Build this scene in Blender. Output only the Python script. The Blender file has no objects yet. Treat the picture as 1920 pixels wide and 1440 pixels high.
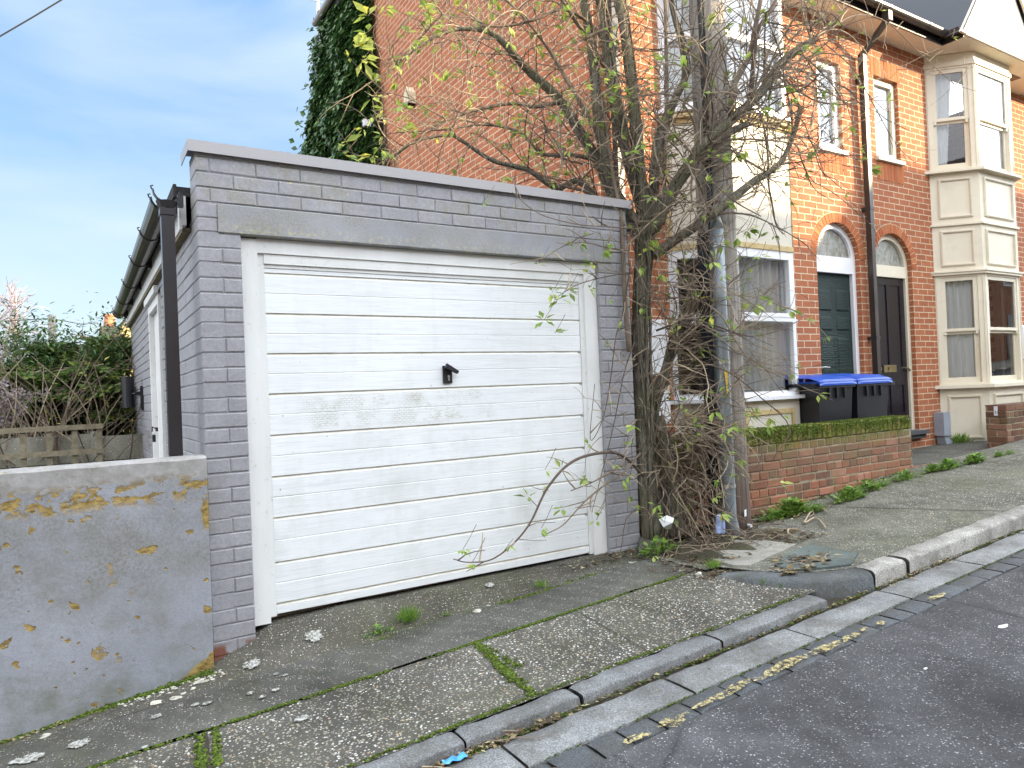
import bpy, math, random
from mathutils import Vector, Matrix, noise
R = math.radians
rng = random.Random(7)
C = bpy.context.scene.collection

# ---------------- camera (at the origin; the road is 1.37 m below it) ----------------
FPX = 1318.0
A0 = Vector((0.85108814, -0.02982786, 0.52417485))
B0 = Vector((-0.52336768, 0.03101372, 0.85154238))
D0 = Vector((0.0416563, 0.9990738, -0.01078448))
cam_right = Vector((A0[0], B0[0], -D0[0])); cam_up = -Vector((A0[1], B0[1], -D0[1])); cam_fwd = Vector((A0[2], B0[2], -D0[2]))
cd = bpy.data.cameras.new('camera'); cam = bpy.data.objects.new('camera', cd); C.objects.link(cam)
cam.matrix_world = Matrix((( cam_right.x, cam_up.x, -cam_fwd.x, 0), (cam_right.y, cam_up.y, -cam_fwd.y, 0), (cam_right.z, cam_up.z, -cam_fwd.z, 0), (0, 0, 0, 1)))
cd.sensor_width = 36; cd.lens = FPX / 1920 * 36; cd.clip_start = 0.05; cd.clip_end = 2000
bpy.context.scene.camera = cam

# ---------------- light ----------------
SUN_AZ, SUN_EL = R(49.5), R(15)          # azimuth from -Y towards +X
sun_dir = Vector((math.sin(SUN_AZ) * math.cos(SUN_EL), -math.cos(SUN_AZ) * math.cos(SUN_EL), math.sin(SUN_EL)))
sl = bpy.data.lights.new('sun', 'SUN'); sl.energy = 4.2; sl.angle = R(0.55); sl.color = (1.0, 0.80, 0.52)
so = bpy.data.objects.new('sun', sl); C.objects.link(so); so.rotation_euler = (-sun_dir).to_track_quat('-Z', 'Y').to_euler()
W = bpy.data.worlds.new('World'); bpy.context.scene.world = W; W.use_nodes = True
wn = W.node_tree.nodes; wl = W.node_tree.links; wn.clear()
sky = wn.new('ShaderNodeTexSky'); sky.sky_type = 'NISHITA'; sky.sun_disc = False; sky.sun_elevation = SUN_EL
sky.sun_rotation = math.pi - SUN_AZ; sky.air_density = 1.0; sky.dust_density = 0.6; sky.ozone_density = 2.0
tc = wn.new('ShaderNodeTexCoord'); mp = wn.new('ShaderNodeMapping'); mp.inputs['Scale'].default_value = (0.9, 0.9, 3.2)
mp.inputs['Rotation'].default_value = (R(12), R(-8), R(20))
wl.new(tc.outputs['Generated'], mp.inputs['Vector'])
nz = wn.new('ShaderNodeTexNoise'); nz.inputs['Scale'].default_value = 2.1; nz.inputs['Detail'].default_value = 6; nz.inputs['Roughness'].default_value = 0.5
nz.inputs['Distortion'].default_value = 0.6
wl.new(mp.outputs[0], nz.inputs['Vector'])
cr = wn.new('ShaderNodeValToRGB'); cr.color_ramp.elements[0].position = 0.40; cr.color_ramp.elements[1].position = 0.72
cr.color_ramp.elements[1].color = (0.6, 0.6, 0.6, 1)
wl.new(nz.outputs[0], cr.inputs[0])
# thin cloud brightness added towards the sun, behind the camera, to lift the shade
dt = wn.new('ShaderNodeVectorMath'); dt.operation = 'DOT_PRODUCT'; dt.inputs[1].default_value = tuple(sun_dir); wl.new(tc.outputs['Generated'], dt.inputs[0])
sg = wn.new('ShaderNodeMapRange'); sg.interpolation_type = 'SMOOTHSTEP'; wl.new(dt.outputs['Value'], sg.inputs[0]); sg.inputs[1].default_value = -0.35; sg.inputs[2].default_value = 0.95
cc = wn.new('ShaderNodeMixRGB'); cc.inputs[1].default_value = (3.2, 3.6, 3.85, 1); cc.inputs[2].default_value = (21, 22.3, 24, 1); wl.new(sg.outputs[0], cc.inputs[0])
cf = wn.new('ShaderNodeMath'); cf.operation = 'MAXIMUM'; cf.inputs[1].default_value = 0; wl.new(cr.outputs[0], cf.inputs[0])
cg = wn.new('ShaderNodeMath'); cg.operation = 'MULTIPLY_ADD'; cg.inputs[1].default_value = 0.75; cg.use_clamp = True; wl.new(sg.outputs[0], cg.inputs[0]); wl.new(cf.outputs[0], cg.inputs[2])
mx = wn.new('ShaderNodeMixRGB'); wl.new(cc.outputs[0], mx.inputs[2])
# the low sky is milky
sp = wn.new('ShaderNodeSeparateXYZ'); wl.new(tc.outputs['Generated'], sp.inputs[0]); lo = wn.new('ShaderNodeMapRange'); lo.interpolation_type = 'SMOOTHSTEP'; wl.new(sp.outputs[2], lo.inputs[0]); lo.inputs[1].default_value = 0.42; lo.inputs[2].default_value = -0.05; lo.inputs[3].default_value = 0; lo.inputs[4].default_value = 1
hz_ = wn.new('ShaderNodeMixRGB'); hz_.inputs[2].default_value = (2.95, 3.65, 3.9, 1); wl.new(lo.outputs[0], hz_.inputs[0]); wl.new(sky.outputs[0], hz_.inputs[1])
up_ = wn.new('ShaderNodeMixRGB'); up_.inputs[0].default_value = 0.85; up_.inputs[2].default_value = (1.1, 2.05, 3.45, 1); wl.new(sky.outputs[0], up_.inputs[1]); wl.new(up_.outputs[0], hz_.inputs[1])
wl.new(cg.outputs[0], mx.inputs[0]); wl.new(hz_.outputs[0], mx.inputs[1])
# unseen bright cloud bank added at left, behind the view, to light the gable
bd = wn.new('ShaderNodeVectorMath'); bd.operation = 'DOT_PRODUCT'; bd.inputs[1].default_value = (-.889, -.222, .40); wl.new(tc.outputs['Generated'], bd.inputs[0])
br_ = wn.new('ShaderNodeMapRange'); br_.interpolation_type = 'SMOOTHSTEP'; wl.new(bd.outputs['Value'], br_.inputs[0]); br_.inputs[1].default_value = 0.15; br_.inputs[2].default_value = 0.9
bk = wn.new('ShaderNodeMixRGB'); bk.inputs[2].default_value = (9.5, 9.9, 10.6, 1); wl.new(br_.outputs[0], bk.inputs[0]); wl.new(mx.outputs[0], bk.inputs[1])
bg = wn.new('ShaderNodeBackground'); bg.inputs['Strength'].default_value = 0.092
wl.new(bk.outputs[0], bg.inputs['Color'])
wo = wn.new('ShaderNodeOutputWorld'); wl.new(bg.outputs[0], wo.inputs['Surface'])
vs = bpy.context.scene.view_settings; vs.view_transform = 'Standard'; vs.look = 'None'; vs.exposure = 1.66; vs.gamma = 1.0

# ---------------- helpers ----------------
def ray(u, v):
    r = Vector((u - 960.0, v - 720.0, FPX)); return Vector((r.dot(A0), r.dot(B0), -r.dot(D0)))
def PY(u, v, Y):
    r = ray(u, v); return r * (Y / r.y)
def PX(u, v, X):
    r = ray(u, v); return r * (X / r.x)
def lerp(a, b, t): return a + (b - a) * t
def pw(x, pts):
    if x <= pts[0][0]:
        (x0, y0), (x1, y1) = pts[0], pts[1]
    elif x >= pts[-1][0]:
        (x0, y0), (x1, y1) = pts[-2], pts[-1]
    else:
        for i in range(len(pts) - 1):
            if pts[i][0] <= x <= pts[i + 1][0]:
                (x0, y0), (x1, y1) = pts[i], pts[i + 1]; break
    return y0 + (y1 - y0) * (x - x0) / (x1 - x0)

class MB:
    def __init__(s): s.v = []; s.f = []; s.m = []; s.r = []
    def add(s, vs, fs, m=0, r=None):
        n = len(s.v); s.v.extend(vs)
        for f in fs:
            s.f.append(tuple(i + n for i in f)); s.m.append(m); s.r.append(rng.random() if r is None else r)
    def box(s, x0, x1, y0, y1, z0, z1, m=0, r=None):
        s.add([(x0,y0,z0),(x1,y0,z0),(x1,y1,z0),(x0,y1,z0),(x0,y0,z1),(x1,y0,z1),(x1,y1,z1),(x0,y1,z1)],
              [(0,3,2,1),(4,5,6,7),(0,1,5,4),(1,2,6,5),(2,3,7,6),(3,0,4,7)], m, rng.random() if r is None else r)
    def quad(s, a, b, c, d, m=0, r=None): s.add([tuple(a), tuple(b), tuple(c), tuple(d)], [(0,1,2,3)], m, r)
    def tube(s, pts, rad, n=6, m=0, r=None, cap=True):
        pts = [Vector(p) for p in pts]; base = len(s.v); k = len(pts)
        if not hasattr(rad, '__len__'): rad = [rad] * k
        nrm = None; vs = []
        for i, p in enumerate(pts):
            t = (pts[min(i + 1, k - 1)] - pts[max(i - 1, 0)])
            if t.length < 1e-9: t = Vector((0, 0, 1))
            t.normalize()
            if nrm is None: nrm = t.orthogonal().normalized()
            else:
                nrm = nrm - t * nrm.dot(t)
                nrm = nrm.normalized() if nrm.length > 1e-6 else t.orthogonal().normalized()
            b = t.cross(nrm)
            for j in range(n):
                a = 2 * math.pi * j / n; vs.append(tuple(p + (nrm * math.cos(a) + b * math.sin(a)) * rad[i]))
        fs = [(i*n+j, i*n+(j+1)%n, (i+1)*n+(j+1)%n, (i+1)*n+j) for i in range(k-1) for j in range(n)]
        if cap: fs += [tuple(range(n))[::-1], tuple((k-1)*n+j for j in range(n))]
        s.add(vs, fs, m, rng.random() if r is None else r)
    def blob(s, c, rx, ry, rz, m=0, r=None, rough=0.25):
        vs = []; 
        for i, ph in enumerate((-0.9, 0.0, 0.9)):
            for j in range(6):
                a = j * math.pi / 3 + i * 0.5; k = 1 + rng.uniform(-rough, rough)
                vs.append((c[0] + rx*k*math.cos(ph)*math.cos(a), c[1] + ry*k*math.cos(ph)*math.sin(a), c[2] + rz*k*math.sin(ph)))
        fs = [(i*6+j, i*6+(j+1)%6, (i+1)*6+(j+1)%6, (i+1)*6+j) for i in range(2) for j in range(6)]
        fs += [tuple(range(12, 18)), tuple(range(6))[::-1]]
        s.add(vs, fs, m, r)
    def leaf(s, p, d, up, L, Wd, m=0, r=None, fold=0.15):
        d = Vector(d).normalized(); sd = d.cross(Vector(up))
        if sd.length < 1e-4: sd = d.orthogonal()
        sd.normalize(); n = sd.cross(d); p = Vector(p)
        a = p; b = p + d*L*0.45 + sd*Wd*0.5 + n*fold*Wd; c = p + d*L; e = p + d*L*0.45 - sd*Wd*0.5 + n*fold*Wd; mid = p + d*L*0.5
        s.add([tuple(a), tuple(b), tuple(c), tuple(e), tuple(mid)], [(0,1,4),(1,2,4),(2,3,4),(3,0,4)], m, rng.random() if r is None else r)
    def build(s, name, mats, parent=None, origin=None, smooth=False):
        me = bpy.data.meshes.new(name)
        if parent is not None:
            o0 = Vector(parent['org']) if 'org' in parent else Vector((0,0,0))
        else: o0 = Vector(origin) if origin is not None else Vector((0,0,0))
        if origin is None and parent is None and s.v:
            xs = [v[0] for v in s.v]; ys = [v[1] for v in s.v]; zs = [v[2] for v in s.v]
            o0 = Vector(((min(xs)+max(xs))/2, (min(ys)+max(ys))/2, min(zs)))
        me.from_pydata([(v[0]-o0.x, v[1]-o0.y, v[2]-o0.z) for v in s.v], [], s.f)
        mats = mats if isinstance(mats, (list, tuple)) else [mats]
        for m in mats: me.materials.append(m)
        me.polygons.foreach_set('material_index', s.m)
        at = me.attributes.new('rnd', 'FLOAT', 'FACE'); at.data.foreach_set('value', s.r)
        if smooth: me.polygons.foreach_set('use_smooth', [True] * len(s.f))
        me.validate(); me.update()
        o = bpy.data.objects.new(name, me); C.objects.link(o)
        if parent is not None:
            o.parent = parent
            if 'org' in parent: o['org'] = list(parent['org'])
        else:
            o.location = o0; o['org'] = list(o0)
        return o

def empty(name, loc):
    o = bpy.data.objects.new(name, None); C.objects.link(o); o.location = loc; o['org'] = list(loc); o.empty_display_size = 0.1; return o
def tag(o, label=None, cat=None, group=None, kind=None):
    if label: o['label'] = label
    if cat: o['category'] = cat
    if group: o['group'] = group
    if kind: o['kind'] = kind
    return o

class Fr:       # a wall frame: u along the wall, w out of it, z up
    def __init__(s, o, u, n): s.o = Vector(o); s.u = Vector(u).normalized(); s.n = Vector(n).normalized()
    def p(s, u, w, z): q = s.o + s.u*u + s.n*w; return (q.x, q.y, q.z + z)
    def box(s, mb, u0, u1, w0, w1, z0, z1, m=0, r=None):
        mb.add([s.p(u0,w0,z0), s.p(u1,w0,z0), s.p(u1,w1,z0), s.p(u0,w1,z0), s.p(u0,w0,z1), s.p(u1,w0,z1), s.p(u1,w1,z1), s.p(u0,w1,z1)],
              [(0,3,2,1),(4,5,6,7),(0,1,5,4),(1,2,6,5),(2,3,7,6),(3,0,4,7)], m, rng.random() if r is None else r)
    def brick(s, mb, u0, u1, z0, z1, w0, w1, bev=0.005, m=0, jit=0.0015):
        if u1 - u0 < 0.02: return
        w1 = w1 + rng.uniform(-jit, jit); j = lambda: rng.uniform(-jit, jit)
        c = [(u0,z0),(u1,z0),(u1,z1),(u0,z1)]; i = [(u0+bev,z0+bev),(u1-bev,z0+bev),(u1-bev,z1-bev),(u0+bev,z1-bev)]
        vs = [s.p(a,w0,b) for a,b in c] + [s.p(a,w1-bev*0.8,b) for a,b in c] + [s.p(a+j(),w1+j()*0.5,b+j()) for a,b in i]
        fs = [(k,(k+1)%4,4+(k+1)%4,4+k) for k in range(4)] + [(4+k,4+(k+1)%4,8+(k+1)%4,8+k) for k in range(4)] + [(8,9,10,11)]
        mb.add(vs, fs, m, rng.random())
    def ring(s, mb, u0, u1, z0, z1, t, w0, w1, m=0, tb=None, tt=None):   # picture-frame of four bars, butted
        tb = t if tb is None else tb; tt = t if tt is None else tt
        s.box(mb, u0, u0+t, w0, w1, z0, z1, m, .5); s.box(mb, u1-t, u1, w0, w1, z0, z1, m, .5)
        s.box(mb, u0+t, u1-t, w0, w1, z0, z0+tb, m, .5); s.box(mb, u0+t, u1-t, w0, w1, z1-tt, z1, m, .5)

# ---------------- materials ----------------
class NM:
    def __init__(s, name, rough=0.8, spec=0.3):
        s.m = bpy.data.materials.new(name); s.m.use_nodes = True; s.t = s.m.node_tree; s.n = s.t.nodes; s.l = s.t.links
        s.b = s.n['Principled BSDF']; s.b.inputs['Roughness'].default_value = rough; s.b.inputs['Specular IOR Level'].default_value = spec
        s.g = s.n.new('ShaderNodeNewGeometry'); s.pos = s.g.outputs['Position']
    def inp(s, sock, val):
        if isinstance(val, bpy.types.NodeSocket): s.l.new(val, sock)
        elif isinstance(val, (tuple, list)): sock.default_value = tuple(val) + ((1,) if len(val) == 3 and sock.type == 'RGBA' else ())
        else: sock.default_value = val
    def map(s, vec=None, scale=(1,1,1), rot=(0,0,0), loc=(0,0,0)):
        n = s.n.new('ShaderNodeMapping'); s.inp(n.inputs[0], vec or s.pos); n.inputs['Scale'].default_value = scale; n.inputs['Rotation'].default_value = rot; n.inputs['Location'].default_value = loc; return n.outputs[0]
    def noise(s, sc, det=4, ro=0.55, vec=None, dist=0, col=False):
        n = s.n.new('ShaderNodeTexNoise'); s.inp(n.inputs['Vector'], vec or s.pos); n.inputs['Scale'].default_value = sc; n.inputs['Detail'].default_value = det
        n.inputs['Roughness'].default_value = ro; n.inputs['Distortion'].default_value = dist; return n.outputs[1 if col else 0]
    def voro(s, sc, feat='F1', vec=None, rnd=1.0):
        n = s.n.new('ShaderNodeTexVoronoi'); n.feature = feat; s.inp(n.inputs['Vector'], vec or s.pos); n.inputs['Scale'].default_value = sc; n.inputs['Randomness'].default_value = rnd; return n
    def ramp(s, fac, stops, interp='LINEAR'):
        n = s.n.new('ShaderNodeValToRGB'); s.l.new(fac, n.inputs[0]); e = n.color_ramp.elements; n.color_ramp.interpolation = interp
        while len(e) < len(stops): e.new(0.5)
        for i, (p, c) in enumerate(stops):
            e[i].position = p; e[i].color = (c if isinstance(c, (tuple, list)) else (c, c, c)) + (1,) if not (isinstance(c, (tuple, list)) and len(c) == 4) else c
        return n.outputs[0]
    def mix(s, f, a, b, mode='MIX'):
        n = s.n.new('ShaderNodeMixRGB'); n.blend_type = mode; s.inp(n.inputs[0], f); s.inp(n.inputs[1], a); s.inp(n.inputs[2], b); return n.outputs[0]
    def math(s, op, a, b=0.0, c=0.0, clamp=False):
        n = s.n.new('ShaderNodeMath'); n.operation = op; n.use_clamp = clamp; s.inp(n.inputs[0], a); s.inp(n.inputs[1], b); s.inp(n.inputs[2], c); return n.outputs[0]
    def sep(s, vec=None):
        n = s.n.new('ShaderNodeSeparateXYZ'); s.inp(n.inputs[0], vec or s.pos); return n.outputs
    def comb(s, x=0.0, y=0.0, z=0.0):
        n = s.n.new('ShaderNodeCombineXYZ'); s.inp(n.inputs[0], x); s.inp(n.inputs[1], y); s.inp(n.inputs[2], z); return n.outputs[0]
    def attr(s, name='rnd'):
        n = s.n.new('ShaderNodeAttribute'); n.attribute_name = name; return n.outputs['Fac']
    def band(s, x, lo, hi, soft):
        a = s.n.new('ShaderNodeMapRange'); a.interpolation_type = 'SMOOTHSTEP'; s.l.new(x, a.inputs[0]); a.inputs[1].default_value = lo - soft; a.inputs[2].default_value = lo + soft
        b = s.n.new('ShaderNodeMapRange'); b.interpolation_type = 'SMOOTHSTEP'; s.l.new(x, b.inputs[0]); b.inputs[1].default_value = hi - soft; b.inputs[2].default_value = hi + soft; b.inputs[3].default_value = 1; b.inputs[4].default_value = 0
        return s.math('MULTIPLY', a.outputs[0], b.outputs[0])
    def col(s, c): s.inp(s.b.inputs['Base Color'], c); return s
    def rough(s, c): s.inp(s.b.inputs['Roughness'], c); return s
    def bump(s, h, strength=0.3, dist=0.01):
        n = s.n.new('ShaderNodeBump'); n.inputs['Strength'].default_value = strength; n.inputs['Distance'].default_value = dist; s.l.new(h, n.inputs['Height'])
        prev = s.b.inputs['Normal'].links[0].from_socket if s.b.inputs['Normal'].is_linked else None
        if prev: s.l.new(prev, n.inputs['Normal'])
        s.l.new(n.outputs[0], s.b.inputs['Normal']); return s

def plain(name, c, rough=0.6, spec=0.4, var=0.12, vs=8, bump=0.0, bs=60, metal=0.0):
    k = NM(name, rough, spec); d = tuple(x*(1-var) for x in c); l = tuple(min(1, x*(1+var)) for x in c)
    k.col(k.ramp(k.noise(vs, 5), [(0.3, d), (0.7, l)])); k.b.inputs['Metallic'].default_value = metal
    if bump: k.bump(k.noise(bs, 4), bump, 0.01)
    return k.m

def brick_mat(name, axis, c1, c2, mortar, bw=.225, rh=.075, green=0.0, dark=(.10,.05,.035)):
    k = NM(name, 0.85, 0.2); x, y, z = k.sep(); zz = k.math('ADD', z, 0.0)
    wob = k.math('MULTIPLY', k.math('SUBTRACT', k.noise(3.0, 2), 0.5), 0.012)
    v = k.comb(x if axis == 'x' else y, k.math('ADD', k.math('ADD', z, 20.046), wob), 0.0)
    n = k.n.new('ShaderNodeTexBrick'); k.l.new(v, n.inputs['Vector']); n.inputs['Scale'].default_value = 1.0
    n.inputs['Brick Width'].default_value = bw; n.inputs['Row Height'].default_value = rh; n.inputs['Mortar Size'].default_value = 0.0062 if axis == 'x' else 0.0075; n.inputs['Mortar Smooth'].default_value = 0.25
    n.inputs['Color1'].default_value = c1 + (1,); n.inputs['Color2'].default_value = c2 + (1,); n.inputs['Mortar'].default_value = mortar + (1,); n.inputs['Bias'].default_value = -0.1
    fac = n.outputs['Fac']; c = n.outputs['Color']
    c = k.mix(k.ramp(k.noise(2.3, 5), [(0.35, 0.0), (0.75, 0.35)]), c, dark, 'MIX') if dark else c
    c = k.mix(0.55, c, k.ramp(k.noise(45, 5, 0.7), [(0.25, 0.55), (0.75, 1.35)]), 'MULTIPLY')
    c = k.mix(0.3, c, k.ramp(k.noise(0.9, 3), [(0.3, 0.75), (0.7, 1.2)]), 'MULTIPLY')
    k.col(c); k.bump(k.math('SUBTRACT', k.math('MULTIPLY', k.noise(80, 4), 0.35), fac), 0.7, 0.008)
    return k.m

M = {}
M['brick_front'] = brick_mat('house_brick_front', 'x', (.42,.155,.075), (.35,.12,.06), (.66,.55,.38), dark=(.30,.105,.055))
M['brick_side'] = brick_mat('house_brick_side', 'y', (.49,.175,.085), (.41,.14,.07), (.66,.52,.36), dark=(.34,.12,.065))
k = NM('arch_brick', 0.85, 0.2); k.col(k.mix(0.5, k.ramp(k.attr(), [(0, (.34,.10,.04)), (1, (.49,.17,.07))]), k.ramp(k.noise(45, 5, .7), [(.25,.6),(.75,1.3)]), 'MULTIPLY')); k.bump(k.noise(80,4), .3, .006); M['arch_brick'] = k.m
M['mortar'] = plain('lime_mortar', (.55,.45,.30), .9, .1, .15, 30, .3)
# painted garage brick
k = NM('painted_brick', 0.62, 0.35)
c = k.ramp(k.noise(1.7, 6, .6), [(0.3, (.272,.270,.290)), (0.7, (.335,.332,.350))])
c = k.mix(k.math('MULTIPLY', k.attr(), 0.34), c, (.39,.392,.42))
c = k.mix(k.math('MULTIPLY', k.ramp(k.noise(1.0, 5, .65, k.map(scale=(7,7,1.1))), [(.52, 0), (.75, 1)]), .38), c, (.19,.19,.18))
x, y, z = k.sep()
spk = k.ramp(k.noise(55, 5, .7), [(.42, 0), (.62, 1)])
c = k.mix(k.math('MULTIPLY', spk, 0.35), c, (.17,.17,.17))
grime = k.math('MULTIPLY', k.ramp(k.noise(5.5, 6, .7), [(.48, 0), (.68, 1)]), k.ramp(k.noise(160, 4, .75), [(.42, 0), (.58, 1)]))
grime = k.math('MULTIPLY', grime, k.band(z, .78, 1.4, .12))
c = k.mix(k.math('MULTIPLY', grime, 0.75), c, (.24,.22,.10))
chip = k.math('MULTIPLY', k.ramp(k.noise(26, 5, .65), [(.66, 0), (.70, 1)]), k.band(z, .80, 1.35, .08))
c = k.mix(k.math('MULTIPLY', chip, .8), c, (.50,.42,.20))
c = k.mix(k.math('MULTIPLY', k.band(z, -1.4, -1.19, .02), k.ramp(k.noise(14, 5, .6), [(.42, 0), (.5, 1)])), c, (.20,.085,.055))
k.col(c); k.bump(k.noise(90, 5, .7), .35, .006); k.bump(k.noise(12, 4), .25, .01); M['gpaint'] = k.m
# lintel
k = NM('painted_concrete', 0.75, 0.25); x, y, z = k.sep()
c = k.ramp(k.noise(2.2, 6, .6), [(.3, (.27,.275,.305)), (.7, (.35,.355,.375))])
pit = k.math('MULTIPLY', k.ramp(k.noise(90, 5, .85), [(.42, 0), (.56, 1)]), k.ramp(k.noise(4, 5, .6), [(.38, 0), (.66, 1)]))
c = k.mix(k.math('MULTIPLY', pit, .75), c, (.20,.19,.10)); c = k.mix(k.math('MULTIPLY', k.math('MULTIPLY', k.ramp(k.noise(45, 5, .75), [(.54, 0), (.60, 1)]), k.band(z, .8, .915, .03)), .7), c, (.50,.46,.24))
k.col(c); k.bump(k.noise(110, 5, .8), .5, .006); M['lintel'] = k.m
M['coping'] = plain('metal_coping', (.36,.345,.35), .38, .5, .04, 2)
# rendered left wall
k = NM('peeling_render', 0.8, 0.25); x, y, z = k.sep()
c = k.ramp(k.noise(1.3, 6, .6), [(.3, (.275,.288,.328)), (.7, (.355,.366,.40))])
c = k.mix(k.math('MULTIPLY', k.ramp(k.noise(4.5, 7, .7), [(.46, 0), (.70, 1)]), .62), c, (.19,.19,.16))
up = k.math('MULTIPLY', k.band(z, -.82, -.2, .22), k.ramp(k.noise(3.0, 6, .7), [(.38, 0), (.62, 1)])); c = k.mix(k.math('MULTIPLY', up, .55), c, (.25,.245,.22))
c = k.mix(k.math('MULTIPLY', up, k.math('MULTIPLY', k.ramp(k.noise(70, 5, .8), [(.46, 0), (.56, 1)]), .5)), c, (.10,.095,.08))
c = k.mix(k.math('MULTIPLY', k.ramp(k.noise(120, 4, .8), [(.5, 0), (.62, 1)]), .28), c, (.12,.12,.12))
wall_gr = k.math('MULTIPLY', k.band(z, -1.5, -1.12, .1), k.ramp(k.noise(8, 6, .7), [(.4, 0), (.7, 1)]))
c = k.mix(k.math('MULTIPLY', wall_gr, .6), c, (.13,.14,.09))
capm = k.math('ADD', z, k.math('MULTIPLY', k.noise(3.0, 3), .07))
c = k.mix(k.band(capm, -.315, .2, .012), c, k.ramp(k.noise(9, 6, .7), [(.3, (.20,.19,.17)), (.7, (.40,.39,.38))]))
nv = k.noise(13, 4, .62, k.map(scale=(1, 1, 1.5)))
topb = k.band(k.math('ADD', capm, k.math('MULTIPLY', k.noise(4, 3), .06)), -.385, -.285, .03); spots = k.band(z, -1.3, -.45, .1)
peel = k.math('MULTIPLY', k.ramp(nv, [(.500, 0), (.512, 1)]), topb)
peel = k.math('MAXIMUM', peel, k.math('MULTIPLY', k.ramp(k.noise(9.0, 3, .5, k.map(loc=(3.1,0,5), scale=(1,1,1.25))), [(.672, 0), (.685, 1)]), spots))
peel = k.math('MAXIMUM', peel, k.math('MULTIPLY', k.ramp(k.noise(18.0, 3, .5, k.map(loc=(7.1,0,2))), [(.655, 0), (.665, 1)]), k.band(x, -2, .12, .15)))
corner = k.math('ADD', k.math('ADD', k.math('MULTIPLY', x, 1.0), k.math('MULTIPLY', z, -1.25)), k.math('MULTIPLY', k.noise(9, 4), .14))
peel = k.math('MAXIMUM', peel, k.math('MULTIPLY', k.ramp(corner, [(.0, 0), (1, 1)]), 0.0))
peel = k.math('MAXIMUM', peel, k.math('GREATER_THAN', corner, 2.06))
peel = k.math('MAXIMUM', peel, k.math('MULTIPLY', k.band(z, -.60, -.46, .02), k.math('GREATER_THAN', k.math('ADD', x, k.math('MULTIPLY', k.noise(14, 3), .06)), .518)))
c = k.mix(peel, c, k.ramp(k.noise(28, 6, .75, k.map(scale=(1,1,2.2))), [(.32, (.06,.045,.025)), (.46, (.24,.165,.055)), (.62, (.42,.30,.10)), (.75, (.30,.30,.28))]))
crk = k.voro(2.2, 'DISTANCE_TO_EDGE', k.mix(.12, k.pos, k.noise(6, 5, .7, None, 0, True))).outputs[0]
c = k.mix(k.math('MULTIPLY', k.math('MULTIPLY', k.ramp(crk, [(.0, 1), (.004, 0)]), k.ramp(k.noise(1.1, 3), [(.5, 0), (.6, 1)])), .35), c, (.10,.10,.09))
k.col(c); k.bump(k.noise(45, 6, .7), .3, .008); k.bump(k.math('SUBTRACT', k.noise(3, 4), k.math('MULTIPLY', peel, .35)), .6, .02); M['render'] = k.m
# garage door
k = NM('white_door_paint', 0.5, 0.35); x, y, z = k.sep()
gr = k.noise(1.0, 5, .65, k.map(scale=(3, 3, 90)), 1.2)
c = k.ramp(k.noise(1.4, 5), [(.3, (.72,.745,.755)), (.7, (.80,.82,.825))])
c = k.mix(k.math('MULTIPLY', k.ramp(gr, [(.40, 1), (.52, 0)]), .22), c, (.45,.46,.45))
c = k.mix(k.math('MULTIPLY', k.ramp(k.noise(2.2, 6, .7, k.map(scale=(3,1,.5))), [(.50, 0), (.75, 1)]), .25), c, (.52,.52,.48))
st = k.math('MULTIPLY', k.band(z, -.16, .025, .03), k.band(k.math('ADD', x, k.math('MULTIPLY', k.noise(2.5, 3), .5)), 1.28, 2.42, .14))
blk = k.n.new('ShaderNodeTexBrick'); k.l.new(k.comb(x, z, 0.0), blk.inputs['Vector']); blk.inputs['Scale'].default_value = 1; blk.inputs['Brick Width'].default_value = .028; blk.inputs['Row Height'].default_value = .012; blk.inputs['Mortar Size'].default_value = .0022
cr1 = k.math('MULTIPLY', k.ramp(k.noise(11, 5, .7), [(.46, 0), (.60, 1)]), k.ramp(k.noise(60, 4, .75, k.map(scale=(.6,1,1.6))), [(.44, 0), (.56, 1)]))
c = k.mix(k.math('MULTIPLY', k.math('MULTIPLY', st, cr1), .42), c, (.33,.31,.22))
c = k.mix(k.math('MULTIPLY', k.math('MULTIPLY', st, k.math('MULTIPLY', blk.outputs['Fac'], k.ramp(k.noise(7, 4, .6), [(.45, 0), (.62, 1)]))), .35), c, (.25,.24,.15))
dirt = k.math('MULTIPLY', k.ramp(k.noise(3.5, 6, .65), [(.50, 0), (.72, 1)]), k.band(z, -1.0, -.1, .1))
c = k.mix(k.math('MULTIPLY', dirt, .38), c, (.46,.47,.42))
c = k.mix(k.math('MULTIPLY', k.ramp(k.noise(38, 2, .5), [(.765, 0), (.775, 1)]), .7), c, (.16,.14,.11))
k.col(c); k.bump(gr, .35, .003); M['gdoor'] = k.m
k = NM('groove_tan', 0.8, 0.2); k.col(k.ramp(k.noise(9, 6, .7), [(.3, (.48,.45,.38)), (.7, (.70,.69,.64))])); M['groove'] = k.m  # mottled tan colour for the recessed faces of the door grooves
k = NM('old_white_timber', 0.55, 0.3); x, y, z = k.sep()
c = k.ramp(k.noise(3, 6, .6, k.map(scale=(1,1,.35))), [(.3, (.62,.62,.60)), (.7, (.76,.77,.76))])
c = k.mix(k.math('MULTIPLY', k.ramp(k.noise(22, 5, .7), [(.60, 0), (.72, 1)]), .55), c, (.33,.32,.27)); c = k.mix(k.math('MULTIPLY', k.ramp(k.noise(40, 2), [(.79, 0), (.80, 1)]), .8), c, (.1,.09,.08))
k.col(c); k.bump(k.noise(30, 5, .7, k.map(scale=(1,1,.15))), .25, .004); M['wtimber'] = k.m
M['upvc'] = plain('white_upvc', (.80,.81,.83), .3, .5, .03, 2)
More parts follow.
